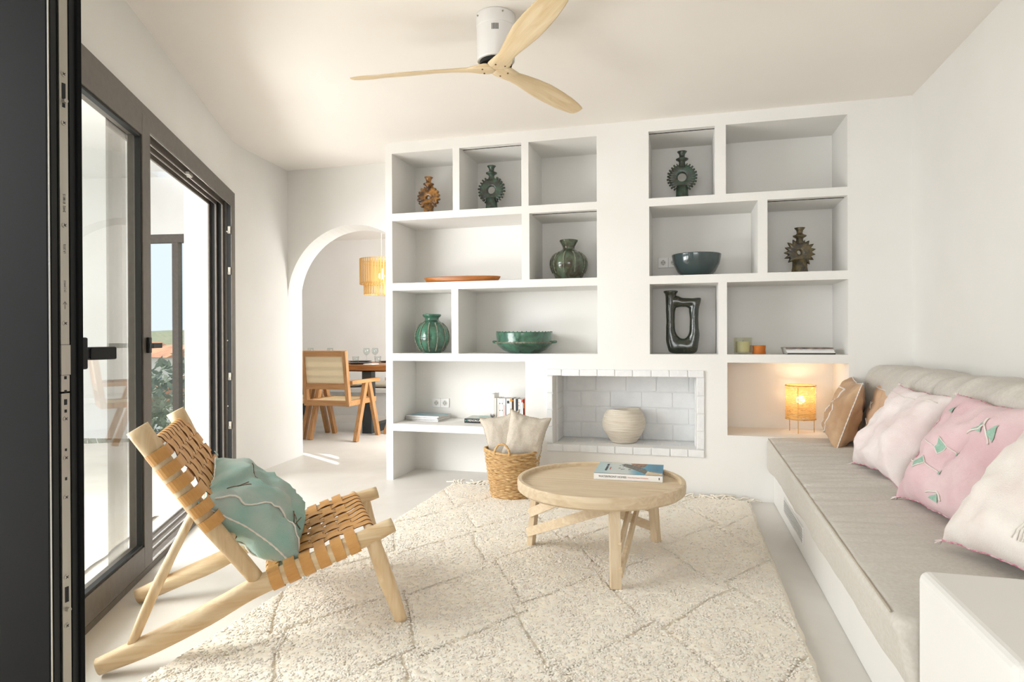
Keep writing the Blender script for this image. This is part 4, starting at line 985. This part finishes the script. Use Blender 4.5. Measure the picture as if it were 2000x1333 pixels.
P = [(-.03, .12), (.0, .10), (.04, .06), (.08, .0), (.10, -.06), (.13, -.12), (.10, -.14), (.06, -.08), (.02, -.02), (-.02, .03), (-.05, .09)]
fpatch(P, rk, dz=.0006)
for k in range(26):
    x = random.uniform(-.06, .07); y = random.uniform(-.04, .13) - max(0, x) * .6; s = random.uniform(.003, .008); fpatch([(x - s, y - s), (x + s, y - s * .5), (x + s * .6, y + s), (x - s * .6, y + s * .8)], rk, dz=.0008)
fpatch([(.095, -.05), (.17, -.085), (.17, -.14), (.085, -.14)], M('sand_boat', '#dccbb0', '#c9b79a', rough=.5, scale=30), dz=.0008)
fpatch([(.10, -.055), (.165, -.088), (.165, -.094), (.105, -.066)], rk, dz=.001)
ink = M('ink', '#34383a', rough=.5); red_ink = M('red_ink', '#d0674f', rough=.5)
mt = Matrix.Translation((-.118, -.045, bh + .0006)) @ Matrix.Rotation(PI / 2, 4, 'Z')
text('cover_title', 'WATERFRONT HOMES', .017, ink, wb, Matrix.Translation((-.118, -.075, bh + .0006)) @ Matrix.Rotation(PI / 2, 4, 'Z') @ Matrix.Scale(1., 4))
text('cover_subtitle', 'Prime Real Estate', .009, red_ink, wb, Matrix.Translation((-.10, -.045, bh + .0006)) @ Matrix.Rotation(PI / 2, 4, 'Z'))
rx = Matrix.Rotation(PI / 2, 4, 'X')
text('spine_title', 'WATERFRONT HOMES', .0148, ink, wb, Matrix.Translation((-.148, -bd / 2 - .0006, bh * .5)) @ rx @ Matrix.Scale(.93, 4, (1, 0, 0)))
text('spine_subtitle', 'Prime Real Estate Worldwide', .0085, red_ink, wb, Matrix.Translation((-.0, -bd / 2 - .0006, bh * .5)) @ rx)
bm = B(); box(bm, .153, .158, -bd / 2 - .0008, -bd / 2, .012, .023); link_mesh('spine_logo', bm, ink, wb)

# ================================================================== LOUNGE CHAIR
TH = math.radians(35.46)
lc = thing('lounge_chair', 'low lounge chair of pale logs with woven tan leather straps', 'chair', (-1.87, 1.698, 0), TH)
CW = .62
def log(nm, P, R, mat, seed, seg=18):
    Q = catmull(P, 7); n = len(Q); rr = []
    for i in range(n):
        t = i / (n - 1) * (len(R) - 1); a = int(min(t, len(R) - 2)); rr.append(R[a] + (R[a + 1] - R[a]) * (t - a))
    bm = B(); tube(bm, Q, rr, seg, wob=.16, seed=seed); o = link_mesh(nm, bm, mat, lc, smooth=True)
    for p in o.data.polygons:
        if len(p.vertices) > 4: p.use_smooth = False
    return o
for w_, far in ((0., 0), (CW, 1)):
    s1 = .955 + .028 * far; z1 = .405 - .016 * far
    y = w_
    log('side_rail', [(-.035, y, .032), (.22, y + .004, .118), (.48, y, .238), (.72, y - .003, .320), (s1, y, z1)], [.030, .037, .036, .035, .028], oak[0], 3 + far * 7)
    log('back_post', [(.085 + .03 * far, y - .0, .828 - .01 * far), (.26, y, .545), (.458, y, .262)], [.036, .033, .026], oak[2], 13 + far * 5)
    log('back_strut', [(.262, y + .004, .530), (.15, y, .30), (.062, y, .085)], [.012, .0185, .013], oak[2], 23 + far * 5, 12)
    log('front_leg', [(.875 + .045 * far, y, .355), (.93 + .03 * far, y + .004, .19), (.985 + .015 * far, y, .028)], [.026, .030, .024], oak[2], 33 + far * 5, 14)
def bk_pt(t, w, off): return V((.085 + .553 * t + .833 * off, w, .828 - .833 * t + .553 * off))
sd_ = V((.945, 0, .326)); sn_ = V((-.326, 0, .945))
def st_pt(t, w, off): b = V((.47, 0, .236)); p = b + sd_ * t + sn_ * off; return V((p.x, w, p.z))
def crossbar(pt, t, off, nm, r=.017):
    bm = B(); tube(bm, [pt(t, -.0, off), pt(t, CW * .5, off), pt(t, CW, off)], r, 12); link_mesh(nm, bm, oak[1], lc, smooth=True)
crossbar(bk_pt, .078, .012, 'crossbar'); crossbar(bk_pt, .505, .010, 'crossbar'); crossbar(st_pt, .045, .008, 'crossbar'); crossbar(st_pt, .425, .012, 'crossbar')
random.seed(9)
def weave(pt, cross_ts, NL, t_a, t_b, Rr, rb, sag, loff):
    wid = .0415; lw = .050; pitch = (CW - 2 * Rr - .01) / NL; wl = [Rr + .005 + pitch * (k + .5) for k in range(NL)]
    lw = pitch * .76; amp = .0046
    def bo(w): return Rr + .0035 - sag * math.sin(PI * max(0, min(1, w / CW)))
    def interp(x, xs_, vs_):
        if x <= xs_[0]: return vs_[0]
        for a in range(len(xs_) - 1):
            if x <= xs_[a + 1]:
                f = (x - xs_[a]) / (xs_[a + 1] - xs_[a]); f = (1 - math.cos(PI * f)) / 2; return vs_[a] + (vs_[a + 1] - vs_[a]) * f
        return vs_[-1]
    for i, t in enumerate(cross_ts):
        P = []; rr = Rr + .0025; jt_ = random.uniform(-.002, .002)
        for k in range(13): a = math.radians(-50 - 220 * k / 12); P.append(pt(t + jt_, rr * math.cos(a), rr * math.sin(a)))
        xs_ = [0] + wl + [CW]; vs_ = [0] + [amp * (1 if (i + j) % 2 else -1) for j in range(NL)] + [0]
        for k in range(1, 60):
            w = CW * k / 60; P.append(pt(t + jt_, w, bo(w) + interp(w, xs_, vs_)))
        for k in range(13): a = math.radians(90 - 220 * k / 12); P.append(pt(t + jt_, CW + rr * math.cos(a), rr * math.sin(a)))
        bm = B(); ribbon(bm, P, pt(1, 0, 0) - pt(0, 0, 0), wid, .0028); link_mesh('cross_strap', bm, [leather, leather_e], lc, smooth=False)
    for j, w in enumerate(wl):
        P = []; r2 = rb + .003; jw = random.uniform(-.002, .002)
        ctr = loff[0]
        for k in range(12): a = math.radians(-60 - 210 * k / 11); P.append(pt(t_a + r2 * math.cos(a), w + jw, ctr + r2 * math.sin(a)))
        xs_ = [t_a] + list(cross_ts) + [t_b]; vs_ = [0] + [amp * (-1 if (i + j) % 2 else 1) for i in range(len(cross_ts))] + [0]
        if t_b - cross_ts[-1] > .07:
            xs_.insert(-1, cross_ts[-1] + .03); vs_.insert(-1, 0)
        o_end0, o_end1 = ctr + r2, loff[1] + r2
        n = 46
        for k in range(1, n):
            f = k / n; t = t_a + (t_b - t_a) * f; e = min(1, min(f, 1 - f) * 8); e = e * e * (3 - 2 * e)
            lin_ = o_end0 * (1 - f) + o_end1 * f
            P.append(pt(t, w + jw, lin_ * (1 - e) + (bo(w) + interp(t, xs_, vs_)) * e))
        for k in range(12): a = math.radians(90 - 210 * k / 11); P.append(pt(t_b + r2 * math.cos(a), w + jw, loff[1] + r2 * math.sin(a)))
        bm = B(); ribbon(bm, P, (0, 1, 0), lw, .0028); link_mesh('long_strap', bm, [leather, leather_e], lc, smooth=False)
weave(bk_pt, [.118 + .0585 * i for i in range(6)], 9, .078, .505, .036, .017, .010, (.012, .010))
weave(st_pt, [.062 + .0575 * i for i in range(6)], 9, .045, .425, .0365, .017, .016, (.008, .012))
# teal cushion in chair
cth, sth = math.cos(TH), math.sin(TH)
def chw(s, w, z): return V((-1.87 + s * cth - w * sth, 1.698 + s * sth + w * cth, z))
ax_ = chw(0, 1, 0) - chw(0, 0, 0); az_ = chw(-.25, .015, .225) - chw(0, 0, 0); ax_ = chw(.02, .465, .075) - chw(0, 0, 0)
root, Sf = make_pillow('cushion', 'faded teal cushion with white stitching on the lounge chair', frame(chw(.455, .255, .448), -ax_, az_), .51, .46, .175, tealm, seam_w, M('turquoise_thread', '#7fc4c8', '#e2e6e2', rough=.9, scale=200), wr=.027, sd=55.4, squash=.15, fold=-.03, concave=.10)
embroider(root, Sf, [[(.88, .84), (.80, .4), (.62, -.1), (.74, -.5), (.80, -.86)]], seam_w, .0038, 'stitched_line', -1)
embroider(root, Sf, [[(.88, .84), (.80, .4), (.62, -.1), (.74, -.5), (.80, -.86)]], seam_w, .0038, 'stitched_line', 1)
rust = M('rust_thread', '#7d5b45', rough=.9)
for sd1 in (1, -1): embroider(root, Sf, [[(.45, .75), (.2, .5)], [(.35, .62), (.3, .45)], [(-.3, .6), (-.35, .3)], [(.3, -.45), (.35, -.65)], [(.15, -.5), (.3, -.8)], [(.42, -.6), (.15, -.7)]], rust, .0017, 'embroidery', sd1)

# ================================================================== CEILING FAN
FC = V((-.875, 2.945, 0)); ZB = 2.44
fan = thing('ceiling_fan', 'ceiling fan with white drum motor and three pale wooden propeller blades', 'fan', (FC.x, FC.y, H))
fz = lambda z: z - H
bm = B(); lathe(bm, [(0, fz(2.689)), (.094, fz(2.689)), (.094, fz(2.676)), (.0945, fz(2.674)), (.0945, fz(2.63)), (.092, fz(2.628)), (.092, fz(2.475)), (.088, fz(2.47)), (0, fz(2.47))], 64); link_mesh('motor_housing', bm, M('white_fan_metal', '#e6e4e1', rough=.35), fan, smooth=False, bevel=.001)
for p in fan.children[0].data.polygons: p.use_smooth = abs(p.normal.z) < .3
bm = B(); lathe(bm, [(0, fz(2.47)), (.078, fz(2.47)), (.078, fz(2.452)), (0, fz(2.452))], 48); link_mesh('rotor', bm, black, fan)
av = math.atan2(-FC.y, -FC.x)
for k in range(5):
    a = av - .16 + k * .075 - .03; c = V((math.cos(a), math.sin(a), 0)); T = V((-c.y, c.x, 0)); bm = B(); q = c * .0925 + V((0, 0, fz(2.60)))
    bar(bm, q - V((0, 0, .014)), q + V((0, 0, .014)), .0035, .001, up=c); link_mesh('vent_slot', bm, black, fan)
for a in (av + .35, av - 1.1):
    c = V((math.cos(a), math.sin(a), 0)); bm = B(); tube(bm, [c * .093 + V((0, 0, fz(2.672))), c * .100 + V((0, 0, fz(2.672)))], .004, 10); link_mesh('screw', bm, steel, fan)
def blade(ang):
    bm = B(); st = []
    # (radius, half-width lead, half-width trail, pitch deg, z, thick)
    T = [(.0, .050, .050, 0, .0, .020), (.05, .058, .058, 0, .0, .022), (.09, .050, .050, 4, .0, .022), (.14, .036, .038, 14, .001, .020), (.20, .038, .044, 19, .003, .018), (.28, .048, .054, 19, .004, .015), (.38, .058, .064, 17, .003, .012), (.48, .060, .064, 15, .001, .010), (.58, .056, .058, 16, -.001, .008), (.66, .050, .050, 12, -.003, .007), (.71, .042, .040, 12, -.004, .006), (.730, .034, .032, 12, -.004, .005), (.737, .018, .016, 12, -.004, .003)]
    rings = []
    TT = []
    for i in range(len(T) - 1):
        for k in range(4): f = k / 4; TT.append([T[i][q] + (T[i + 1][q] - T[i][q]) * f for q in range(6)])
    TT.append(T[-1])
    for (r, hl, ht, pd, z, th) in TT:
        p = math.radians(-pd); ring = []; n = 16; hw = (hl + ht) / 2; mid = (hl - ht) / 2
        for k in range(n):
            a = 2 * PI * k / n; cx = mid + hw * math.copysign(abs(math.cos(a)) ** .8, math.cos(a)); cz = th / 2 * math.sin(a)
            if r < .06:
                lim = .0 + r * 1.72 + .002; cx = max(-lim, min(lim, cx))
            ring.append(bm.verts.new(V((r + .001, cx * math.cos(p) - cz * math.sin(p), z + cx * math.sin(p) + cz * math.cos(p)))))
        rings.append(ring)
    for a, b in zip(rings, rings[1:]):
        for k in range(16): bm.faces.new((a[k], a[(k + 1) % 16], b[(k + 1) % 16], b[k]))
    bm.faces.new(rings[0][::-1]); bm.faces.new(rings[-1])
    o = link_mesh('blade', bm, fanw, fan, smooth=True); o.location = (0, 0, fz(ZB)); o.rotation_euler = (0, 0, ang)
    for yy in (-.024, .024):
        b2 = B(); tube(b2, [(.062, yy, -.009), (.062, yy, -.0135)], .0042, 10); link_mesh('screw', b2, M('bronze_screw', '#7a5a3a', rough=.3, metal=.7), o)
    return o
for k in range(3): blade(math.radians(66.5 + 120 * k))

# ================================================================== DINING ROOM
def dining_chair(label, loc, rz):
    t = thing('dining_chair', label, 'chair', loc, rz, 'cane-backed wooden dining chairs')
    X0, X1 = -.285, .285     # back at y=0, front at +y
    hw = .275
    for sx in (-1, 1):
        x = sx * (hw + .01)
        bm = B(); bar(bm, (x, .10, 0), (x, .33, .645), .045, .062, up=(0, 1, 0)); link_mesh('leg', bm, teak[2], t, bevel=.003)
        bm = B(); bar(bm, (x - sx * .002, .63, 0), (x - sx * .002, .40, .645), .043, .062, up=(0, 1, 0)); link_mesh('leg', bm, teak[2], t, bevel=.003)
        bm = B(); vs = box(bm, x - .022, x + .022, .0, .62, .635, .675)
        for v in vs:
            if v.co.y > .5: v.co.x = x + (v.co.x - x) * 1.5; 
            if v.co.y > .5 and v.co.x * sx > abs(x): v.co.y += .0
        link_mesh('armrest', bm, teak[1], t, bevel=.004)
        bm = B(); bar(bm, (sx * (hw - .02), .01, .40), (sx * (hw - .02), -.075, 1.0), .042, .055, up=(0, 1, 0)); link_mesh('back_post', bm, teak[2], t, bevel=.003)
    bm = B()
    for sx in (-1, 1): box(bm, sx * (hw - .02) - .022, sx * (hw - .02) + .022, -.02, .60, .40, .458)
    box(bm, -hw + .04, hw - .04, -.02, .02, .40, .458); box(bm, -hw + .04, hw - .04, .56, .60, .40, .458); link_mesh('seat_frame', bm, teak[0], t, bevel=.003)
    cane = M('woven_cane', '#e3d2ae', '#d3bd90', rough=.7, scale=120)
    bm = B(); box(bm, -hw + .04, hw - .04, .02, .56, .444, .452); link_mesh('cane_seat', bm, cane, t)
    bm = B(); bar(bm, (-hw + .04, -.068, .97), (hw - .04, -.068, .97), .042, .062, up=(0, -.14, 1)); bar(bm, (-hw + .04, -.022, .615), (hw - .04, -.022, .615), .042, .062, up=(0, -.14, 1)); link_mesh('back_rail', bm, teak[0], t, bevel=.003)
    b0 = B(); 
    for v_ in [(-hw + .04, -.026, .645), (hw - .04, -.026, .645), (hw - .04, -.064, .94), (-hw + .04, -.064, .94)]: b0.verts.new(v_)
    b0.verts.ensure_lookup_table(); b0.faces.new(b0.verts[:]); g_ = bmesh.ops.extrude_face_region(b0, geom=b0.faces[:]); bmesh.ops.translate(b0, verts=[e for e in g_['geom'] if isinstance(e, bmesh.types.BMVert)], vec=(0, .004, 0))
    m = MATS.get('cane_panel')
    if not m:
        m = bpy.data.materials.new('cane_panel'); m.use_nodes = True; nt = m.node_tree; N = nt.nodes; L = nt.links; p = N['Principled BSDF']; p.inputs['Base Color'].default_value = lin('#ead9b8'); p.inputs['Roughness'].default_value = .7
        tc = N.new('ShaderNodeTexCoord'); vr = N.new('ShaderNodeTexVoronoi'); vr.inputs['Randomness'].default_value = 0; vr.inputs['Scale'].default_value = 85; L.new(tc.outputs['Object'], vr.inputs['Vector'])
        mr = N.new('ShaderNodeMath'); mr.operation = 'GREATER_THAN'; mr.inputs[1].default_value = .27; L.new(vr.outputs['Distance'], mr.inputs[0]); L.new(mr.outputs[0], p.inputs['Alpha']); MATS['cane_panel'] = m
    link_mesh('cane_back', b0, m, t)
    return t
dc = dining_chair('cane-backed honey wood dining chair seen whole through the arch', (-3.748, 6.12, 0), 0)
c2 = copy_tree(dc); c2.location = (-4.42, 6.14, 0); c2['label'] = 'cane-backed dining chair mostly hidden by the left side of the arch'
c3 = copy_tree(dc); c3.location = (-2.78, 7.12, 0); c3.rotation_euler = (0, 0, PI / 2); c3['label'] = 'dining chair at the table end, half hidden by the shelf wall edge'
dt = thing('dining_table', 'long dark wood dining table on a black steel frame beyond the arch', 'table', (-4.5, 7.3, 0))
bm = B(); box(bm, -5.32, -3.30, 6.75, 7.82, .752, .819); link_mesh('table_top', bm, tabw, dt, world=True, bevel=.004)
bm = B(); box(bm, -5.2, -3.42, 6.82, 7.75, .738, .752); link_mesh('steel_plate', bm, alu_dark, dt, world=True)
for x0 in (-3.70, -5.15):
    bm = B(); box(bm, x0, x0 + .125, 6.80, 6.90, 0, .738); box(bm, x0, x0 + .125, 7.62, 7.72, 0, .738); box(bm, x0, x0 + .125, 6.90, 7.62, 0, .09); link_mesh('table_leg', bm, M('charcoal_steel', '#2e3436', '#262b2d', rough=.5, scale=8), dt, world=True, bevel=.003)
def wine_glass(x, y, lab):
    t = thing('wine_glass', lab, 'glass', (x, y, .819), group='wine glasses on the dining table')
    bm = B(); lathe(bm, [(0, 0), (.034, 0), (.034, .002), (.006, .006), (.0035, .02), (.0035, .085), (.012, .092), (.034, .112), (.045, .140), (.042, .165), (.036, .188), (.034, .188), (.040, .165), (.043, .140), (.032, .115), (0, .096)], 28); link_mesh('glass_body', bm, glass_c, t, smooth=True)
wine_glass(-4.038, 7.55, 'wine glass right of the dining chair back, nearer the chair'); wine_glass(-3.965, 7.65, 'wine glass on the dining table next to the shelf wall edge')
wine_glass(-4.92, 7.62, 'wine glass showing above the left part of the cane chair back'); wine_glass(-4.62, 7.62, 'wine glass showing above the middle of the cane chair back')
for x, y, lab in ((-4.06, 7.30, 'water tumbler beside the cane chair back on the dining table'), (-3.80, 7.40, 'water tumbler at the shelf wall edge on the dining table')):
    t = thing('tumbler', lab, 'glass', (x, y, .819)); bm = B(); lathe(bm, [(0, 0), (.036, 0), (.043, .085), (.041, .085), (.034, .006), (0, .005)], 28); link_mesh('glass_body', bm, glass_c, t, smooth=True)
pm = M('black_plate', '#26282a', rough=.4)
for x, y, lab in ((-3.84, 7.0, 'black plate set in front of the cane chair'), (-4.36, 7.0, 'black plate behind the left edge of the cane chair back'), (-4.15, 7.58, 'black plate on the far side of the dining table'), (-3.72, 7.60, 'black plate on the far side beside the shelf wall edge')):
    t = thing('plate', lab, 'plate', (x, y, .819)); bm = B(); lathe(bm, [(0, .001), (.10, .001), (.15, .014), (.152, .018), (.148, .018), (.10, .008), (0, .007)], 40); link_mesh('dish', bm, pm, t, smooth=True)
t = thing('napkin', 'folded white napkin beside the black plate', 'napkin', (-3.63, 6.90, .819)); bm = B(); box(bm, -.06, .06, -.09, .09, 0, .006); box(bm, -.055, .055, -.085, .088, .006, .011); link_mesh('cloth', bm, M('white_cloth', '#e8e4dd', rough=.9), t, bevel=.002)
# dining bench and cushions
db = thing('dining_bench', 'white masonry bench against the dining room back wall', 'bench', (-4.0, 8.7, 0))
bm = B(); box(bm, -6.3, -1.21, 8.42, 8.998, 0, .335); link_mesh('bench_base', bm, plaster, db, world=True); bm = B(); box(bm, -6.28, -1.21, 8.37, 8.998, .335, .405); link_mesh('bench_slab', bm, plaster, db, world=True, bevel=.008)
for k, x in enumerate((-5.55, -4.93, -4.31, -3.69)):
    m_ = Matrix.Translation((x, 8.63, .452)) @ Matrix.Rotation(PI / 2, 4, 'X')
    make_pillow('seat_cushion', ['beige seat cushion on the dining bench, leftmost behind the arch jamb', 'beige seat cushion on the dining bench behind the chair', 'beige seat cushion on the dining bench right of the black table leg', 'beige seat cushion on the dining bench hidden by the shelf wall'][k], m_, .58, .46, .085, linen2, oat_seam, None, sd=60 + k, wr=.004, concave=.02, n=16, group='seat cushions on the dining bench')
# pendant
pc = V((-3.69, 7.3, 0)); pn = thing('pendant_lamp', 'two-tier slatted bamboo pendant lamp, lit, above the dining table', 'lamp', (pc.x, pc.y, H))
bam = M('bamboo_slat', '#e2bd7c', '#d3a55c', rough=.55, scale=20, st=(1, 1, .1)); 
def tier(R, z0, z1, n):
    for k in range(n):
        a = 2 * PI * k / n; c = V((math.cos(a), math.sin(a), 0)); bm = B(); bar(bm, c * R + V((0, 0, z0 - H)), c * R + V((0, 0, z1 - H)), .020, .004, up=c); link_mesh('slat', bm, bam, pn)
    for z in (z0 + .006, z1 - .006, z1 - .05):
        bm = B(); tube(bm, [V(((R - .005) * math.cos(2 * PI * k / 40), (R - .005) * math.sin(2 * PI * k / 40), z - H)) for k in range(40)], .0045, 6, closed=True); link_mesh('hoop', bm, bam, pn, smooth=True)
tier(.27, 1.815, 2.135, 50); tier(.218, 1.685, 1.84, 40)
bm = B(); tube(bm, [(0, 0, 0), (0, 0, 2.02 - H)], .0025, 6); link_mesh('cord', bm, sp_w, pn)
bm = B(); tube(bm, [(0, 0, 2.02 - H), (0, 0, 1.965 - H)], .018, 14); link_mesh('bulb_holder', bm, sp_w, pn); bm = B(); bmesh.ops.create_uvsphere(bm, u_segments=18, v_segments=12, radius=.04, matrix=Matrix.Translation((0, 0, 1.925 - H))); link_mesh('bulb', bm, Memit('lit_bulb_pendant', '#ffe9c8', 9), pn, smooth=True)
bm = B(); lathe(bm, [(0, 0), (.05, 0), (.05, -.02), (0, -.03)], 24); link_mesh('ceiling_rose', bm, white_p, pn)
point('pendant_glow', (pc.x, pc.y, 1.865), 2.5, (1, .72, .42), .04)

# ================================================================== TERRACE AND VIEW
tw = M('terrace_render', '#ecebe8', '#e6e4e0', rough=.9, scale=2, bump=.1, bscale=8)
bm = B(); v = [bm.verts.new(p) for p in (dp(-2.6, .17, -.02), dp(6.2, .17, -.02), dp(6.2, 6.5, -.02), dp(-2.6, 6.5, -.02))]; bm.faces.new(v); g_ = bmesh.ops.extrude_face_region(bm, geom=bm.faces[:]); bmesh.ops.translate(bm, verts=[e for e in g_['geom'] if isinstance(e, bmesh.types.BMVert)], vec=(0, 0, -.1))
struct('terrace_floor', bm, M('terrace_floor', '#dedad2', '#d4cfc5', rough=.7, scale=3))
# terrace back wall (white) with glazed opening
P0 = V((-9.0, 5.30, 0)); P1 = V((-6.074, 5.931, 0)); P2 = V((-5.42, 6.03, 0))
bm = B(); wall_strip(bm, [(P0.x, P0.y), (-7.2, 5.72), (P1.x, P1.y)], -.02, 3.0, .15); wall_strip(bm, [(P1.x, P1.y), (-5.0, 6.10)], 2.34, 3.0, .15)
struct('wall_terrace', bm, tw)
bm = B(); box(bm, -4.535, -4.03, 4.94, 5.36, -.02, 3.0)
struct('terrace_pier', bm, tw)
bm = B()
for v in box(bm, -1.9, 4.6, .12, 5.5, 3.0, 3.15): v.co = dp(v.co.x, v.co.y, v.co.z)
for v in box(bm, -7.0, -1.9, 1.4, 5.5, 3.0, 3.15) + box(bm, -2.5, -1.9, .2, 1.4, 3.0, 3.15): v.co = dp(v.co.x, v.co.y, v.co.z)
struct('terrace_ceiling', bm, tw)
w1_ = bpy.data.objects.new('window_1', None); COL.objects.link(w1_); w1_['kind'] = 'structure'; w1_.location = P1
wd = (V((-5.0, 6.10, 0)) - P1).normalized(); wn = V((wd.y, -wd.x, 0))
def wbox(bm, a0, a1, b0, b1, z0, z1):
    vs = box(bm, a0, a1, b0, b1, z0, z1)
    for v in vs: v.co = P1 + wd * v.co.x + wn * v.co.y + V((0, 0, v.co.z))
bm = B(); wbox(bm, 0, 1.07, -.08, .0, 2.245, 2.34); wbox(bm, 0, 1.07, -.08, 0, .0, .05); wbox(bm, 0, .07, -.08, 0, .05, 2.245); wbox(bm, .405, .48, -.08, 0, .05, 2.245); wbox(bm, 1.02, 1.07, -.08, 0, .05, 2.245)
link_mesh('window_frame', bm, alu, w1_, world=True, bevel=.003)
for a0, a1 in ((.07, .405), (.48, 1.02)):
    bm = B(); wbox(bm, a0, a1, -.045, -.04, .05, 2.245); link_mesh('pane', bm, glass, w1_, world=True)
# outdoor woven rug
orug = thing('outdoor_rug', 'off-white woven rug lying on the terrace outside the sliding door', 'rug', (-4.0, 3.2, -.018), TH)
bm = B(); n = 60; G = {}
for i in range(n + 1):
    for j in range(n + 1):
        q = dp(.7 + 3.6 * i / n + (.02 * noise.noise(V((i * .2, j * .2, 0))) if j in (0, n) else 0), .32 + 1.55 * j / n + .012 * noise.noise(V((i * .4, 0, 5))), -.012 + .006 * noise.noise(V((i * .35, j * .35, 0))) + (.006 if j % 9 == 0 else 0))
        G[i, j] = bm.verts.new(q)
for i in range(n):
    for j in range(n): bm.faces.new((G[i, j], G[i + 1, j], G[i + 1, j + 1], G[i, j + 1]))
ob = link_mesh('woven_cloth', bm, M('terrace_rug', '#d9d0c0', '#e4ddd0', rough=1, scale=14, st=(1, 1, 1), bump=.8, bscale=60), None, smooth=True)
ob.data.transform(Matrix.LocRotScale(V((-4.0, 3.2, -.018)), Matrix.Rotation(TH, 3, 'Z').to_quaternion(), None).inverted()); ob.parent = orug
# landscape far beyond the terrace window
def vdir(px, z): 
    d = _f * 1235 + _r * (px - 1000); return V((d.x, d.y, 0)) / 1235 * z
bm = B(); n = 60; G = {}
c_ = vdir(330, 1.).normalized(); s_ = V((c_.y, -c_.x, 0))
for i in range(n + 1):
    for j in range(24):
        dist = 30 + j * j * 1.7; lat = (i / n - .5) * (60 + dist * 1.2)
        z = -9 + j * .35 + 3.2 * noise.noise(V((lat * .02, dist * .012, 2))) + (2.2 * max(0, j - 17))
        p = c_ * dist + s_ * lat; G[i, j] = bm.verts.new((p.x, p.y, z))
for i in range(n):
    for j in range(23): bm.faces.new((G[i, j], G[i + 1, j], G[i + 1, j + 1], G[i, j + 1]))
struct('hillside', bm, M('hill_scrub', '#5c6b45', '#8a8465', rough=1, scale=.25, detail=8), smooth=True)
random.seed(31)
for k in range(9):
    dist = [38, 46, 55, 62, 75, 90, 60, 80, 52][k]; lat = [-1.0, 3.5, -5.5, .8, -9, 8, 12, -2.5, -13][k]; p = c_ * dist + s_ * lat; w = random.uniform(4, 6.5); h = random.uniform(3, 4.5)
    zb_ = -6.5 + dist * .035
    t = thing('house', ['small white house with an orange tiled roof low on the hillside', 'white house with orange roof beside the tree', 'white flat house on the left of the hillside view', 'white house in the middle of the hillside view', 'distant white villa at the upper left of the hillside', 'distant white villa near the horizon', 'white house at the right of the hillside view', 'distant low white house below the horizon', 'white house farthest left on the hillside'][k], 'house', (p.x, p.y, zb_), random.uniform(-.5, .5), 'far houses on the hillside')
    bm = B(); box(bm, -w / 2, w / 2, -w / 2.5, w / 2.5, -2, h); link_mesh('wall', bm, M('house_white', '#e9e4dc', rough=.9), t)
    bm = B(); e = .3; P = [(-w / 2 - e, -w / 2.5 - e, h), (w / 2 + e, -w / 2.5 - e, h), (w / 2 + e, w / 2.5 + e, h), (-w / 2 - e, w / 2.5 + e, h)]; vs = [bm.verts.new(q) for q in P]; r1_, r2_ = bm.verts.new((-w / 2.6, 0, h + 1.0)), bm.verts.new((w / 2.6, 0, h + 1.0))
    bm.faces.new(vs); bm.faces.new((vs[0], vs[1], r2_, r1_)); bm.faces.new((vs[2], vs[3], r1_, r2_)); bm.faces.new((vs[1], vs[2], r2_)); bm.faces.new((vs[3], vs[0], r1_)); link_mesh('roof', bm, M('roof_tile', '#c98a5c', '#a86b45', rough=.9, scale=1), t)
    for q in (-1, 1):
        bm = B(); box(bm, q * w * .22 - .5, q * w * .22 + .5, -w / 2.5 - .03, -w / 2.5, h * .35, h * .7); link_mesh('window', bm, M('far_window', '#5b6a78', rough=.2), t)
for k, (dist, lat, hh, rr) in enumerate(((16, .55, 1.0, 2.0), (20, -1.6, .6, 2.2), (24, 3.2, .5, 2.6))):
    p = c_ * dist + s_ * lat; t = thing('tree', ['dark green leafy tree just beyond the terrace window', 'leafy tree behind the glass left of the nearest one', 'leafy tree to the right behind the white pier'][k], 'tree', (p.x, p.y, -6))
    bm = B(); tube(bm, [(0, 0, 0), (.1, 0, 2.5), (0, .1, 4.4 + hh)], [.22, .16, .06], 8); link_mesh('trunk', bm, M('bark', '#5b4a38', rough=.9), t)
    bm = B(); random.seed(40 + k)
    for q in range(3200):
        u = V((random.gauss(0, 1), random.gauss(0, 1), random.gauss(0, 1))).normalized() * random.uniform(.55, 1) ** .6 * rr; u.z = u.z * 1.15 + 4.0 + hh - .4
        a = V((random.uniform(-1, 1), random.uniform(-1, 1), random.uniform(-1, 1))).normalized() * .13; b = a.orthogonal().normalized() * .05
        bm.faces.new([bm.verts.new(u + q_) for q_ in (a, b, -a, -b)])
    f_ = link_mesh('foliage', bm, M('leaf_green', '#5c6650', '#8d9478', rough=.8, scale=3), t); f_['kind'] = 'stuff'
